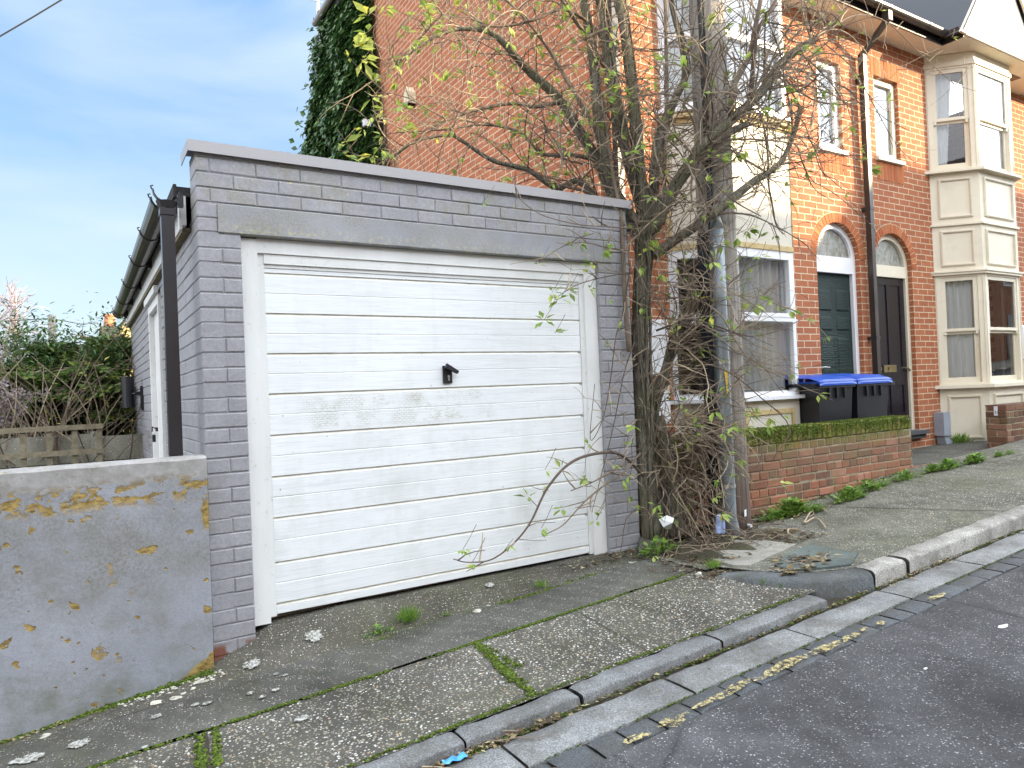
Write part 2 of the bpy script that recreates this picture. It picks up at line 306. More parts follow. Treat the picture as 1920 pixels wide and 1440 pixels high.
k = NM('cream_paint', 0.5, 0.35); c = k.ramp(k.noise(1.6, 6, .6), [(.3, (.66,.60,.47)), (.7, (.74,.68,.55))]); c = k.mix(k.math('MULTIPLY', k.ramp(k.noise(7, 6, .7), [(.52, 0), (.75, 1)]), .3), c, (.45,.40,.30)); k.col(c); k.bump(k.noise(25, 4), .1, .004); M['cream'] = k.m
k = NM('weathered_board', 0.7, 0.25); c = k.ramp(k.noise(1.6, 6, .6), [(.3, (.60,.56,.47)), (.7, (.70,.66,.56))]); c = k.mix(k.math('MULTIPLY', k.ramp(k.noise(5, 7, .75, k.map(scale=(.6,.6,3))), [(.54, 0), (.72, 1)]), .5), c, (.32,.30,.26)); k.col(c); M['board'] = k.m
M['batten'] = plain('bare_timber_batten', (.56,.43,.22), .75, .2, .2, 14, .2)
M['black_plastic'] = plain('black_gutter_plastic', (.028,.026,.028), .32, .5, .15, 4)
M['brown_pipe'] = plain('brown_black_downpipe', (.042,.034,.03), .3, .5, .2, 5)
M['black_metal'] = plain('black_metal', (.015,.016,.02), .4, .5, .1, 5)
M['zinc'] = plain('zinc_plated', (.45,.45,.43), .4, .5, .15, 20, metal=.7)
M['galv'] = plain('galvanised_steel', (.22,.25,.27), .42, .5, .22, 9, .08, 50, .35)
k = NM('weathered_pole', 0.85, 0.2); x, y, z = k.sep()
wg = k.noise(1.0, 6, .7, k.map(scale=(45,45,2.2)), .3)
c = k.ramp(wg, [(.3, (.13,.11,.095)), (.5, (.30,.27,.24)), (.7, (.44,.41,.37))])
c = k.mix(k.ramp(k.math('ADD', z, k.math('MULTIPLY', k.noise(4,4), .5)), [(0, 0), (1, 1)]), c, c)
lowm = k.n.new('ShaderNodeMapRange'); k.l.new(z, lowm.inputs[0]); lowm.inputs[1].default_value = -.9; lowm.inputs[2].default_value = .1; lowm.inputs[3].default_value = .8; lowm.inputs[4].default_value = 0
c = k.mix(lowm.outputs[0], c, k.ramp(wg, [(.3, (.03,.018,.014)), (.7, (.15,.085,.06))]))
k.col(c); k.bump(wg, .7, .012); M['pole'] = k.m
k = NM('bark', 0.9, 0.15); wg = k.noise(1.0, 6, .7, k.map(scale=(85,85,7)), 1.0)
c = k.ramp(wg, [(.34, (.035,.031,.026)), (.5, (.16,.14,.11)), (.68, (.36,.33,.265))]); c = k.mix(k.math('MULTIPLY', k.ramp(k.noise(3.5, 5), [(.42, 0), (.68, 1)]), .42), c, (.16,.17,.075)); k.col(c); k.bump(wg, 1.0, .02); M['bark'] = k.m
k = NM('twig_bark', 0.75, 0.25); c = k.ramp(k.attr(), [(0, (.085,.062,.048)), (.5, (.20,.155,.115)), (1, (.42,.34,.235))]); k.col(k.mix(.5, c, k.ramp(k.noise(30, 4), [(.3, .6), (.7, 1.3)]), 'MULTIPLY')); M['twig'] = k.m
def leafmat(name, stops, trans=.35, rough=.5):
    k = NM(name, rough, .35); c = k.ramp(k.attr(), stops); k.col(c)
    t = k.n.new('ShaderNodeBsdfTranslucent'); k.l.new(c, t.inputs[0]); ms = k.n.new('ShaderNodeMixShader'); ms.inputs[0].default_value = trans
    k.l.new(k.b.outputs[0], ms.inputs[1]); k.l.new(t.outputs[0], ms.inputs[2]); k.l.new(ms.outputs[0], k.n['Material Output'].inputs[0]); return k.m
M['leaf'] = leafmat('elder_leaf', [(0, (.16,.27,.05)), (.5, (.30,.42,.09)), (.85, (.50,.55,.15)), (1, (.62,.56,.10))])
M['ivy'] = leafmat('ivy_leaf', [(0, (.03,.065,.022)), (.6, (.08,.16,.05)), (1, (.20,.30,.10))], .15, .35)
M['fir'] = leafmat('evergreen_leaf', [(0, (.05,.09,.03)), (.6, (.14,.22,.05)), (1, (.32,.34,.09))], .35)
M['dry'] = leafmat('dry_leaf', [(0, (.05,.035,.025)), (.5, (.13,.09,.05)), (.8, (.30,.24,.12)), (1, (.46,.42,.26))], .15, .8)
M['yellowleaf'] = leafmat('yellow_leaf', [(0, (.40,.36,.05)), (1, (.60,.55,.14))], .3)
M['petal'] = leafmat('faded_flower', [(0, (.14,.11,.10)), (.6, (.27,.22,.24)), (1, (.46,.41,.42))], .3)
M['grass'] = leafmat('weed_green', [(0, (.09,.17,.03)), (.6, (.17,.31,.05)), (1, (.34,.42,.10))], .3)
k = NM('moss', .95, .1); k.col(k.ramp(k.attr(), [(0, (.025,.035,.010)), (.6, (.07,.11,.018)), (1, (.14,.18,.03))])); M['moss'] = k.m
# ground
def ground_mat(name, base, pebbles=None, psc=95, pd=.36, pfrac=.6, dirt=(.06,.055,.04), moss=0.25, lich=0.0, bs=.4, rough=.9, xgrad=None):
    k = NM(name, rough, .2); x, y, z = k.sep()
    c = k.ramp(k.noise(1.9, 8, .7, None, .4), [(.32, tuple(b*.55 for b in base)), (.68, tuple(b*1.4 for b in base))])
    c = k.mix(.6, c, k.ramp(k.noise(120, 5, .85), [(.32, .35), (.5, .95), (.68, 1.9)]), 'MULTIPLY'); h = k.noise(120, 4, .7)
    if pebbles:
        v = k.voro(psc, 'F1'); sel = k.sep(v.outputs['Color'])
        pc = k.ramp(sel[0], pebbles, 'CONSTANT')
        size = k.math('MULTIPLY', k.math('ADD', k.math('MULTIPLY', sel[1], .8), .45), pd)
        mask = k.math('MULTIPLY', k.math('LESS_THAN', v.outputs['Distance'], size), k.math('LESS_THAN', sel[2], k.math('ADD', pfrac - .35, k.math('MULTIPLY', k.noise(3, 4), .7))))
        c = k.mix(mask, c, pc); h = k.math('ADD', k.math('MULTIPLY', h, .4), mask)
    c = k.mix(k.math('MULTIPLY', k.ramp(k.noise(2.7, 7, .7, None, .5), [(.48, 0), (.72, 1)]), .6), c, dirt)
    if moss: c = k.mix(k.math('MULTIPLY', k.math('MULTIPLY', k.ramp(k.noise(1.4, 5, .65), [(.45, 0), (.7, 1)]), k.ramp(k.noise(60, 5, .75), [(.45, 0), (.6, 1)])), moss), c, (.10,.12,.03))
    if lich: c = k.mix(k.math('MULTIPLY', k.math('GREATER_THAN', k.math('ADD', k.noise(7.5, 2, .4), k.math('MULTIPLY', k.noise(90, 3), .03)), lich), .8), c, (.42,.42,.38))
    k.col(c); k.bump(h, bs, .006); k.bump(k.noise(9, 5), .3, .02); return k.m
PEB = [(0, (.30,.27,.21)), (.25, (.50,.48,.43)), (.40, (.25,.23,.20)), (.60, (.40,.28,.17)), (.66, (.62,.61,.58)), (.76, (.19,.17,.15)), (.9, (.34,.31,.25))]
M['aggregate'] = ground_mat('exposed_aggregate', (.085,.082,.07), PEB, 82, .40, .92, moss=.35)
M['aggregate_fine'] = ground_mat('worn_pavement', (.115,.117,.095), PEB, 95, .38, .72, moss=.6)
M['concrete'] = ground_mat('old_concrete', (.085,.083,.074), PEB, 120, .30, .5, moss=.35, lich=.80)
M['apron'] = ground_mat('apron_concrete', (.090,.085,.070), PEB, 110, .33, .55, dirt=(.05,.045,.03), moss=.5, lich=.77)
M['slab'] = ground_mat('flagstone', (.26,.25,.22), PEB, 170, .22, .25, moss=.1)
M['slab_dark'] = ground_mat('slate_slab', (.10,.12,.115), None, moss=.5)
M['asphalt'] = ground_mat('asphalt', (.066,.066,.067), [(0, (.12,.12,.13)), (.4, (.22,.22,.23)), (.65, (.08,.08,.09)), (.86, (.34,.34,.34))], 120, .38, .62, dirt=(.035,.036,.04), moss=0, bs=.5)
m_ = M['asphalt']; nt = m_.node_tree; b_ = nt.nodes['Principled BSDF']; src = b_.inputs['Base Color'].links[0].from_socket
def nn(t, **kw):
    n = nt.nodes.new(t)
    for a, v in kw.items(): setattr(n, a, v)
    return n
ge = nn('ShaderNodeNewGeometry'); n1 = nn('ShaderNodeTexNoise'); n1.inputs['Scale'].default_value = 1.1; n1.inputs['Detail'].default_value = 5; nt.links.new(ge.outputs['Position'], n1.inputs['Vector'])
dv = nn('ShaderNodeMixRGB'); dv.inputs[0].default_value = .22; nt.links.new(ge.outputs['Position'], dv.inputs[1]); nt.links.new(n1.outputs['Color'], dv.inputs[2])
vo = nn('ShaderNodeTexVoronoi', feature='DISTANCE_TO_EDGE'); vo.inputs['Scale'].default_value = .9; nt.links.new(dv.outputs[0], vo.inputs['Vector'])
r1 = nn('ShaderNodeValToRGB'); r1.color_ramp.elements[0].position = 0; r1.color_ramp.elements[0].color = (.25,.25,.25,1); r1.color_ramp.elements[1].position = .010; r1.color_ramp.elements[1].color = (1,1,1,1); nt.links.new(vo.outputs[0], r1.inputs[0])
r2 = nn('ShaderNodeValToRGB'); r2.color_ramp.elements[0].position = .38; r2.color_ramp.elements[0].color = (.62,.62,.62,1); r2.color_ramp.elements[1].position = .62; r2.color_ramp.elements[1].color = (1.25,1.25,1.25,1); nt.links.new(n1.outputs[0], r2.inputs[0])
mm = nn('ShaderNodeMixRGB', blend_type='MULTIPLY'); mm.inputs[0].default_value = .55; nt.links.new(src, mm.inputs[1]); nt.links.new(r1.outputs[0], mm.inputs[2])
m2 = nn('ShaderNodeMixRGB', blend_type='MULTIPLY'); m2.inputs[0].default_value = .9; nt.links.new(mm.outputs[0], m2.inputs[1]); nt.links.new(r2.outputs[0], m2.inputs[2]); nt.links.new(m2.outputs[0], b_.inputs['Base Color'])
def granite(name, base):
    k = NM(name, .75, .3); c = k.ramp(k.noise(3, 5), [(.3, tuple(b*.75 for b in base)), (.7, tuple(b*1.2 for b in base))])
    c = k.mix(.75, c, k.ramp(k.noise(150, 4, .85), [(.36, .25), (.5, .95), (.62, 2.0)]), 'MULTIPLY'); c = k.mix(k.math('MULTIPLY', k.ramp(k.noise(4, 8, .75), [(.44, 0), (.64, 1)]), .6), c, (.065,.06,.045)); c = k.mix(k.math('MULTIPLY', k.ramp(k.noise(14, 6, .8), [(.55, 0), (.68, 1)]), .4), c, tuple(min(1, b*1.9) for b in base))
    k.col(c); k.bump(k.noise(130, 4, .7), .35, .005); k.bump(k.noise(14, 4), .4, .015); return k.m
M['kerb'] = granite('granite_kerb', (.165,.170,.172)); M['channel'] = granite('granite_channel', (.185,.19,.19)); M['sett'] = granite('blue_sett', (.075,.082,.09)); M['kerb_light'] = granite('concrete_kerb', (.30,.29,.265)); M['kerb_dark'] = granite('dark_kerb', (.10,.11,.115))
k = NM('worn_yellow_paint', .8, .2); k.col(k.ramp(k.noise(60, 5, .7), [(.38, (.10,.095,.08)), (.52, (.42,.35,.16)), (.7, (.62,.52,.26))])); tr = k.n.new('ShaderNodeBsdfTransparent'); ms = k.n.new('ShaderNodeMixShader'); k.l.new(k.ramp(k.noise(38, 6, .8), [(.47, 0), (.53, 1)]), ms.inputs[0]); k.l.new(tr.outputs[0], ms.inputs[1]); k.l.new(k.b.outputs[0], ms.inputs[2]); k.l.new(ms.outputs[0], k.n['Material Output'].inputs[0]); M['yellow'] = k.m
M['soil'] = ground_mat('gutter_dirt', (.045,.037,.028), None, moss=.4); M['white_dab'] = plain('white_dab', (.7,.7,.7), .8)
# glass etc
def glassmat(name, tint=(.9,.95,.95), ior=1.5, extra=.03):
    m = bpy.data.materials.new(name); m.use_nodes = True; t = m.node_tree; n = t.nodes; n.clear(); o = n.new('ShaderNodeOutputMaterial'); mixs = n.new('ShaderNodeMixShader')
    fr = n.new('ShaderNodeFresnel'); fr.inputs[0].default_value = ior; ad = n.new('ShaderNodeMath'); ad.operation = 'MULTIPLY_ADD'; ad.inputs[1].default_value = 1.7; ad.inputs[2].default_value = extra; ad.use_clamp = True
    t.links.new(fr.outputs[0], ad.inputs[0]); tr = n.new('ShaderNodeBsdfTransparent'); tr.inputs[0].default_value = tint + (1,); gl = n.new('ShaderNodeBsdfGlossy'); gl.inputs['Roughness'].default_value = .015
    t.links.new(ad.outputs[0], mixs.inputs[0]); t.links.new(tr.outputs[0], mixs.inputs[1]); t.links.new(gl.outputs[0], mixs.inputs[2]); t.links.new(mixs.outputs[0], o.inputs[0]); return m
M['glass'] = glassmat('window_glass', (.96,.98,.98))
k = NM('obscured_glass', .25, .6); k.col(k.ramp(k.noise(22, 6, .7, k.map(scale=(1,1,.5)), 1), [(.35, (.16,.15,.11)), (.6, (.34,.35,.32))])); k.bump(k.noise(50, 3), .3, .01); M['obscure'] = k.m
M['curtain'] = leafmat('net_curtain', [(0, (.82,.82,.82)), (1, (.9,.9,.9))], .08, .9)
M['dark_curtain'] = plain('dark_curtain', (.06,.05,.06), .9, .1)
M['interior'] = plain('interior_wall', (.30,.28,.25), .9, .1)
k = NM('green_composite_door', .5, .25); x, y, z = k.sep(); wv = k.n.new('ShaderNodeTexWave'); wv.wave_type = 'RINGS'; wv.inputs['Scale'].default_value = 5; wv.inputs['Distortion'].default_value = 7; wv.inputs['Detail'].default_value = 2
k.l.new(k.map(scale=(2.2,1,7)), wv.inputs['Vector']); k.col(k.ramp(k.noise(4, 3), [(.3, (.012,.026,.024)), (.7, (.018,.036,.032))])); k.bump(wv.outputs['Fac'], .5, .006); M['gdoor2'] = k.m
M['bdoor'] = plain('black_gloss_door', (.014,.012,.018), .22, .5, .1)
M['brass'] = plain('aged_brass', (.36,.30,.16), .35, .5, .15, metal=.8); M['chrome'] = plain('chrome', (.6,.6,.6), .2, .5, .05, metal=.9)
M['slate'] = None
k = NM('slate', .55, .4); k.col(k.ramp(k.attr(), [(0, (.035,.037,.043)), (1, (.075,.077,.085))])); k.bump(k.noise(30, 5), .3, .006); M['slate'] = k.m
M['bin'] = plain('black_bin_plastic', (.014,.015,.020), .35, .5, .2, 4); M['bin_blue'] = plain('blue_bin_lid', (.008,.07,.42), .35, .5, .1, 4)
k = NM('mixed_red_brick', .85, .2); c = k.ramp(k.attr(), [(0, (.15,.085,.065)), (.3, (.27,.115,.07)), (.7, (.36,.145,.085)), (1, (.40,.20,.135))]); x, y, z = k.sep()
c = k.mix(.55, c, k.ramp(k.noise(40, 6, .7), [(.25, .5), (.75, 1.45)]), 'MULTIPLY')
md = k.math('MULTIPLY', k.band(z, -.80, 0, .13), k.ramp(k.noise(4.0, 5, .6), [(.30, 0), (.52, 1)])); c = k.mix(k.math('MULTIPLY', md, .65), c, (.14,.10,.07))
mo = k.math('MULTIPLY', k.band(k.math('ADD', z, k.math('MULTIPLY', k.noise(3, 4), .25)), -.46, 0.2, .10), k.ramp(k.noise(22, 6, .75), [(.34, 0), (.50, 1)]))
c = k.mix(k.math('MULTIPLY', mo, .9), c, k.ramp(k.noise(90, 4, .7), [(.3, (.07,.09,.012)), (.7, (.20,.23,.03))]))
mo2 = k.math('MULTIPLY', k.ramp(k.noise(5, 6, .75), [(.48, 0), (.62, 1)]), k.band(z, -1.3, -.5, .1)); c = k.mix(k.math('MULTIPLY', mo2, .6), c, (.17,.15,.08))
k.col(c); k.bump(k.noise(70, 5, .7), .5, .008); M['gwall'] = k.m
M['gmortar'] = plain('wall_mortar', (.30,.27,.19), .95, .1, .3, 20, .4)
M['conc_panel'] = ground_mat('concrete_fence_panel', (.26,.25,.20), PEB, 90, .35, .4, moss=.4); M['old_timber'] = plain('weathered_timber', (.22,.19,.13), .85, .15, .25, 20, .4, 40)
M['felt'] = plain('roof_felt', (.05,.05,.052), .9, .2, .4, 120, .6, 90)
M['terracotta'] = plain('terracotta', (.50,.19,.10), .8, .2, .15); M['grey_box'] = plain('grey_plastic', (.30,.33,.38), .5, .4, .08); M['white_p'] = plain('white_plastic', (.75,.77,.80), .35, .5, .05); M['birdbox'] = plain('birdbox_wood', (.70,.62,.44), .8, .2, .15, 20)
M['yellow_render'] = plain('cream_render', (.62,.47,.22), .8, .2, .1); M['cable'] = plain('cable', (.02,.02,.02), .6, .3)
M['yellow_tag'] = plain('yellow_tape', (.70,.45,.02), .5, .4); M['blue_wrap'] = plain('blue_wrapper', (.06,.30,.60), .3, .5, .4, 40); M['blue_can'] = plain('blue_can', (.30,.38,.62), .3, .5, .5, 30)
k = NM('birch_twig', .8, .2); k.col(k.ramp(k.attr(), [(0, (.20,.15,.15)), (1, (.42,.33,.33))])); M['birch'] = k.m
M['stone'] = plain('pale_stone', (.52,.50,.42), .9, .1, .2, 40)

k = NM('lichen', .95, .1); k.col(k.ramp(k.noise(70, 5, .8), [(.42, (.10,.095,.08)), (.50, (.32,.32,.29)), (.62, (.52,.52,.49))])); k.bump(k.noise(90, 4), .5, .004); M['lichen'] = k.m
# ---------------- ground heights ----------------
def zj(X): return -1.385 + .052 * X                      # channel / asphalt joint
def zroad(X, Y): return zj(X) + .03 * (1 - min(1, abs((Y + .05) / 2.15)) ** 2)
def zpath(X, Y):                                         # dropped footway, apron and the strip between
    k0 = zj(X) + .04; k1 = -1.347 + .0625 * X; k2 = -1.325 + .058 * X
    k3 = pw(X, [(-3, -1.60), (-.3, -1.395), (.5, -1.275), (.68, -1.21), (.80, -1.15), (1.2, -1.135), (3.0, -1.128), (3.3, -1.12), (4.5, -1.11)])
    return pw(Y, [(2.45, k0), (3.12, k1), (3.5, k2), (3.74, k3), (3.95, k3 + .005)]) if Y < 3.95 else k3 + .005
def zraised(X, Y):
    a = zj(X) + .09; b = pw(X, [(3.2, -1.13), (4.84, -1.125), (7.1, -.945), (10, -.80), (14, -.60)])
    return lerp(a, b, max(0, min(1, (Y - 2.42) / 1.5)))
def grid(name, xs, ys, zf, mat, dz=0.0, nb=0.0, ns=3.0, **kw):
    mb = MB(); nx, ny = len(xs), len(ys)
    vs = [(x, y, zf(x, y) + dz + (nb * noise.noise(Vector((x*ns, y*ns, 3))) if nb else 0)) for y in ys for x in xs]
    mb.add(vs, [(j*nx+i, j*nx+i+1, (j+1)*nx+i+1, (j+1)*nx+i) for j in range(ny-1) for i in range(nx-1)])
    return mb
def rng_(a, b, st):
    n = max(1, int(round((b - a) / st))); return [a + (b - a) * i / n for i in range(n + 1)]
def struct(name, mb, mats, smooth=False): return tag(mb.build(name, mats, origin=(0,0,0), smooth=smooth), kind='structure')

struct('ground', grid('g', [-400,-60,-10,-1,12,60,400], [-400,-60,-12,2,5,9,60,400], lambda x, y: -1.62 + .052*max(-40, min(x, 40)) - (.25 if y > 9 else 0), M['soil']), M['soil'])
struct('road', grid('r', [-60,-20,-6] + rng_(-4, 9, .5) + [14, 25, 60], rng_(-2.2, 1.97, .2), zroad, M['asphalt']), M['asphalt'], True)
# far side pavement behind the camera
struct('far_pavement', grid('fp', [-60,-6,9,60], [-5.3,-2.4], lambda x, y: zj(x) + .1, M['aggregate']), M['slab'])
ck = MB()
for i in range(-30, 40): ck.box(i*.9, i*.9+.89, -2.4, -2.25, zj(i*.9)-.2, zj(i*.9)+.1)
struct('far_kerb', ck, M['kerb'])
# bed under stones
struct('gutter_bed', grid('gb', rng_(-6, 14, .5), [1.94, 2.1, 2.34, 2.5], lambda x, y: zj(x) - .012, M['soil'], nb=.006, ns=9), M['soil'])
# footway
px_ = rng_(-6, 0, .5)[:-1] + rng_(0, 3.42, .06)
struct('footway', grid('fw', px_, rng_(2.452, 3.118, .08), lambda x, y: zpath(x, y) + .004*noise.noise(Vector((x*4, y*4, 0))), M['aggregate']), M['aggregate'], True)
struct('concrete_strip', grid('cs', px_[:-1] , rng_(3.124, 3.5, .06), lambda x, y: zpath(x, y) + .006 + .006*noise.noise(Vector((x*3, y*3, 7))), M['concrete']), M['concrete'], True)
struct('garage_apron', grid('ga', rng_(-1, 3.36, .06), rng_(3.47, 3.93, .05), lambda x, y: zpath(x, y) + .002 + .008*noise.noise(Vector((x*3, y*3, 4))), M['apron']), M['apron'], True)
# cross slot of moss in the footway left uncovered: thin dark lines set 3 mm proud
jm = MB()
for X in (-.6, .33, 1.56, 2.2):
    w = .006 if X in (.33, 1.56) else .002
    jm.add([(X - w + (.0 if y == 2.47 else .0) + (y-2.47)*.1, y, zpath(X, y) + .006) for y in rng_(2.47, 3.1, .1)] + [(X + w + (y-2.47)*.1, y, zpath(X, y) + .006) for y in rng_(2.47, 3.1, .1)][::-1], [tuple(range(2*len(rng_(2.47, 3.1, .1))))])
struct('footway_joint', jm, M['soil'])
# raised footway right of the tree, edged by the quadrant kerb
arc_o = [(3.20, 3.00), (3.24, 2.80), (3.32, 2.62), (3.44, 2.48), (3.58, 2.39), (3.76, 2.335)]
arc_i = [(3.32, 3.02), (3.36, 2.86), (3.43, 2.73), (3.53, 2.61), (3.65, 2.52), (3.80, 2.455)]
mb = MB(); xs = rng_(3.2, 14, .1)
def ycut(x):
    return pw(x, [(p[0], p[1]) for p in arc_i]) if x < 3.80 else 2.455
vs = []; ny = 16
for x in xs:
    y0 = 3.05 if x < 3.32 else ycut(x)
    for j in range(ny):
        y = lerp(y0, 3.96 if x < 7.1 or x > 9.18 else 3.96, j/(ny-1)); vs.append((x, y, zraised(x, y) + .005*noise.noise(Vector((x*3, y*3, 1)))))
mb.add(vs, [(i*ny+j, (i+1)*ny+j, (i+1)*ny+j+1, i*ny+j+1) for i in range(len(xs)-1) for j in range(ny-1)])
struct('raised_footway', mb, M['aggregate_fine'], True)
mb = MB()
mb.add([(5.6, 2.47, zraised(5.6,2.47)+.006), (5.612, 2.47, zraised(5.6,2.47)+.006), (5.25, 3.9, zraised(5.25,3.9)+.007), (5.238, 3.9, zraised(5.25,3.9)+.007)], [(0,1,2,3)])
mb.add([(7.3, 2.47, zraised(7.3,2.47)+.006), (7.31, 2.47, zraised(7.3,2.47)+.006), (7.3, 3.9, zraised(7.3,3.9)+.007), (7.29, 3.9, zraised(7.3,3.9)+.007)], [(0,1,2,3)])
struct('raised_footway_joint', mb, M['soil'])
# kerb stones and channel slabs
def stone(mb, x0, x1, y0, y1, zt, dep, bev=.011, seed=0):
    n = max(2, int((x1-x0)/.025)); prof = [(y0, -dep), (y0, -bev), (y0+bev*.4, -bev*.35), (y0+bev, 0), ((y0+y1)/2, .002), (y1-.006, 0), (y1, -.008), (y1, -dep)]
    vs = []
    for i in range(n+1):
        x = lerp(x0, x1, i/n); e = .012 if i in (0, n) else 0
        for (y, z) in prof:
            w = .007*noise.noise(Vector((x*7, y*9, seed))) + .003*noise.noise(Vector((x*28, y*30, seed+z*20)))
            vs.append((x + (e if i == 0 else -e)*0.3, y + w, zt(x) + z + w*.7 - (e*.5 if z > -dep*.5 else 0)))
    k = len(prof)
    fs = [(i*k+j, (i+1)*k+j, (i+1)*k+j+1, i*k+j+1) for i in range(n) for j in range(k-1)] + [tuple(range(k))[::-1], tuple(n*k+j for j in range(k))]
    mb.add(vs, fs, 0, rng.random())
kg = 'granite kerb stones along the dropped footway'
edges = [-1.4, -.55, .35, 1.18, 1.72, 2.55, 3.36]
for i in range(len(edges)-1):
    mb = MB(); low = .004 if i in (3,) else 0
    stone(mb, edges[i]+.003, edges[i+1]-.003, 2.345+(.012 if i == 3 else 0), 2.455, lambda x: zj(x)+.04-low, .12, seed=i)
    struct('kerb_stone', mb, M['kerb'], True)
cedges = [-1.9, -1.1, -.3, .5, 1.3, 2.13, 2.95, 3.75, 4.55, 5.4, 6.2, 7.0, 7.9, 8.8]
for i in range(len(cedges)-1):
    mb = MB(); stone(mb, cedges[i]+.003, cedges[i+1]-.003, 2.115, 2.300, lambda x: zj(x)+.004, .08, .007, seed=i+20)
    struct('channel_slab', mb, M['channel'], True)
mb = MB(); x = -2.0
while x < 9:
    L = rng.uniform(.13, .24)
    stone(mb, x+.0015, x+L-.0015, 1.985+rng.uniform(-.008,.008), 2.105, lambda q: zj(q)+.001, .06, .006, seed=int(x*50)); x += L
struct('gutter_setts', mb, M['sett'], True)
# quadrant kerb (dark), then light kerbs
mb = MB(); k = len(arc_o); vs = []
for i in range(k):
    (xo, yo), (xi, yi) = arc_o[i], arc_i[i]; zt = zj((xo+xi)/2)+.09 - (.03 if i == 0 else 0)
    for (t, dz) in ((-.12, -.11), (-.02, -.025), (.12, -.006), (.3, 0), (.97, 0), (1, -.02)): vs.append((lerp(xo, xi, t), lerp(yo, yi, t), zt+dz))
mb.add(vs, [(i*6+j, (i+1)*6+j, (i+1)*6+j+1, i*6+j+1) for i in range(k-1) for j in range(5)] + [tuple(range(6))[::-1], tuple((k-1)*6+j for j in range(6))])
struct('corner_kerb', mb, M['kerb_dark'], True)
for a, b in ((3.785, 4.10), (4.13, 6.2), (6.22, 7.15), (7.17, 8.1), (8.12, 9.0), (9.02, 10)):
    mb = MB(); stone(mb, a, b, 2.335, 2.46, lambda x: zj(x)+.094, .16, .020, seed=int(a*10)); struct('raised_kerb', mb, M['kerb_light'], True)
# worn yellow line, dashes of paint left on the setts and asphalt edge
mb = MB()
for (xa, xb, yy) in [(1.02,1.06,1.985),(1.30,1.36,2.02),(1.62,1.76,1.99),(1.80,1.97,2.0),(1.84,1.93,1.975),(2.0,2.30,2.01),(2.22,2.40,2.03),(2.36,2.66,2.01),(2.50,2.70,2.035),(2.62,2.98,2.02),(2.8,3.0,2.0),(2.98,3.12,2.015),(3.14,3.20,2.02),(3.26,3.32,2.01),(3.74,3.90,2.02),(.4,.6,1.99)]:
    n = max(3, int((xb-xa)/.02)); vs = []
    for i in range(n+1):
        x = lerp(xa, xb, i/n); w = max(.001, .024*math.sin(math.pi*(i+.3)/(n+.6))**.5*(.8+.7*noise.noise(Vector((x*18, 1, 1)))))
        c = yy + .012*noise.noise(Vector((x*11, 5, 0)))
        vs += [(x, c-w, zj(x)+.0135), (x, c+w, zj(x)+.0135)]
    mb.add(vs, [(2*i, 2*i+2, 2*i+3, 2*i+1) for i in range(n)], 0)
struct('yellow_line', mb, M['yellow'])
mb = MB(); mb.blob((3.62, 1.62, zroad(3.62,1.62)+.002), .05, .016, .003, rough=.4); mb.blob((2.95,1.62,zroad(2.95,1.62)+.002), .012, .006, .003)
tag(mb.build('paint_splash', M['white_dab']), 'small white splash of paint on the dark asphalt at the right', 'paint splash', kind='structure')
# flagstones at the pole foot
def flag(name, pts, m, h=.02):
    mb = MB(); n = len(pts); b = [(x, y, zraised(x, y)-.02) for x, y in pts]; t = [(x, y, zraised(x, y)+h) for x, y in pts]
    mb.add(b + t, [tuple(range(n, 2*n))] + [(i, (i+1) % n, n+(i+1) % n, n+i) for i in range(n)]); return struct(name, mb, m)
flag('flagstone', [(3.36,2.98),(3.42,2.9),(3.6,2.93),(4.02,3.02),(3.99,3.42),(3.62,3.40),(3.38,3.2)], M['slab'], .012)
flag('slate_slab', [(3.52,2.80),(3.5,2.66),(3.66,2.56),(3.80,2.49),(4.05,2.60),(4.06,2.95),(3.75,2.90)], M['slab_dark'], .012)
mb = MB(); n1, n2 = 26, 16; vs = []
for i in range(n1):
    for j in range(n2):
        x = lerp(3.22, 4.25, i/(n1-1)); y = lerp(3.10 + .10*math.sin(i*.9) + (.16 if i > 14 else 0), 3.92, j/(n2-1)); e = min(1, min(i, n1-1-i)/4)*min(1, j/3)
        vs.append((x, y, zraised(x, y) - .012 + e*(.022 + .028*(.5+noise.noise(Vector((x*7, y*7, 0)))) + .012*noise.noise(Vector((x*25, y*25, 3))))))
mb.add(vs, [(i*n2+j, (i+1)*n2+j, (i+1)*n2+j+1, i*n2+j+1) for i in range(n1-1) for j in range(n2-1)])
struct('soil', mb, M['soil'], True)
# upstand block against the right pillar
mb = MB(); mb.add([(3.13,3.58,-1.16),(3.42,3.62,-1.16),(3.42,3.80,-1.16),(3.30,3.80,-1.16),(3.16,3.60,-1.10),(3.40,3.64,-1.06),(3.42,3.80,-1.03),(3.31,3.76,-1.05)], [(0,1,5,4),(1,2,6,5),(2,3,7,6),(3,0,4,7),(4,5,6,7)])
struct('apron_upstand', mb, M['concrete'])

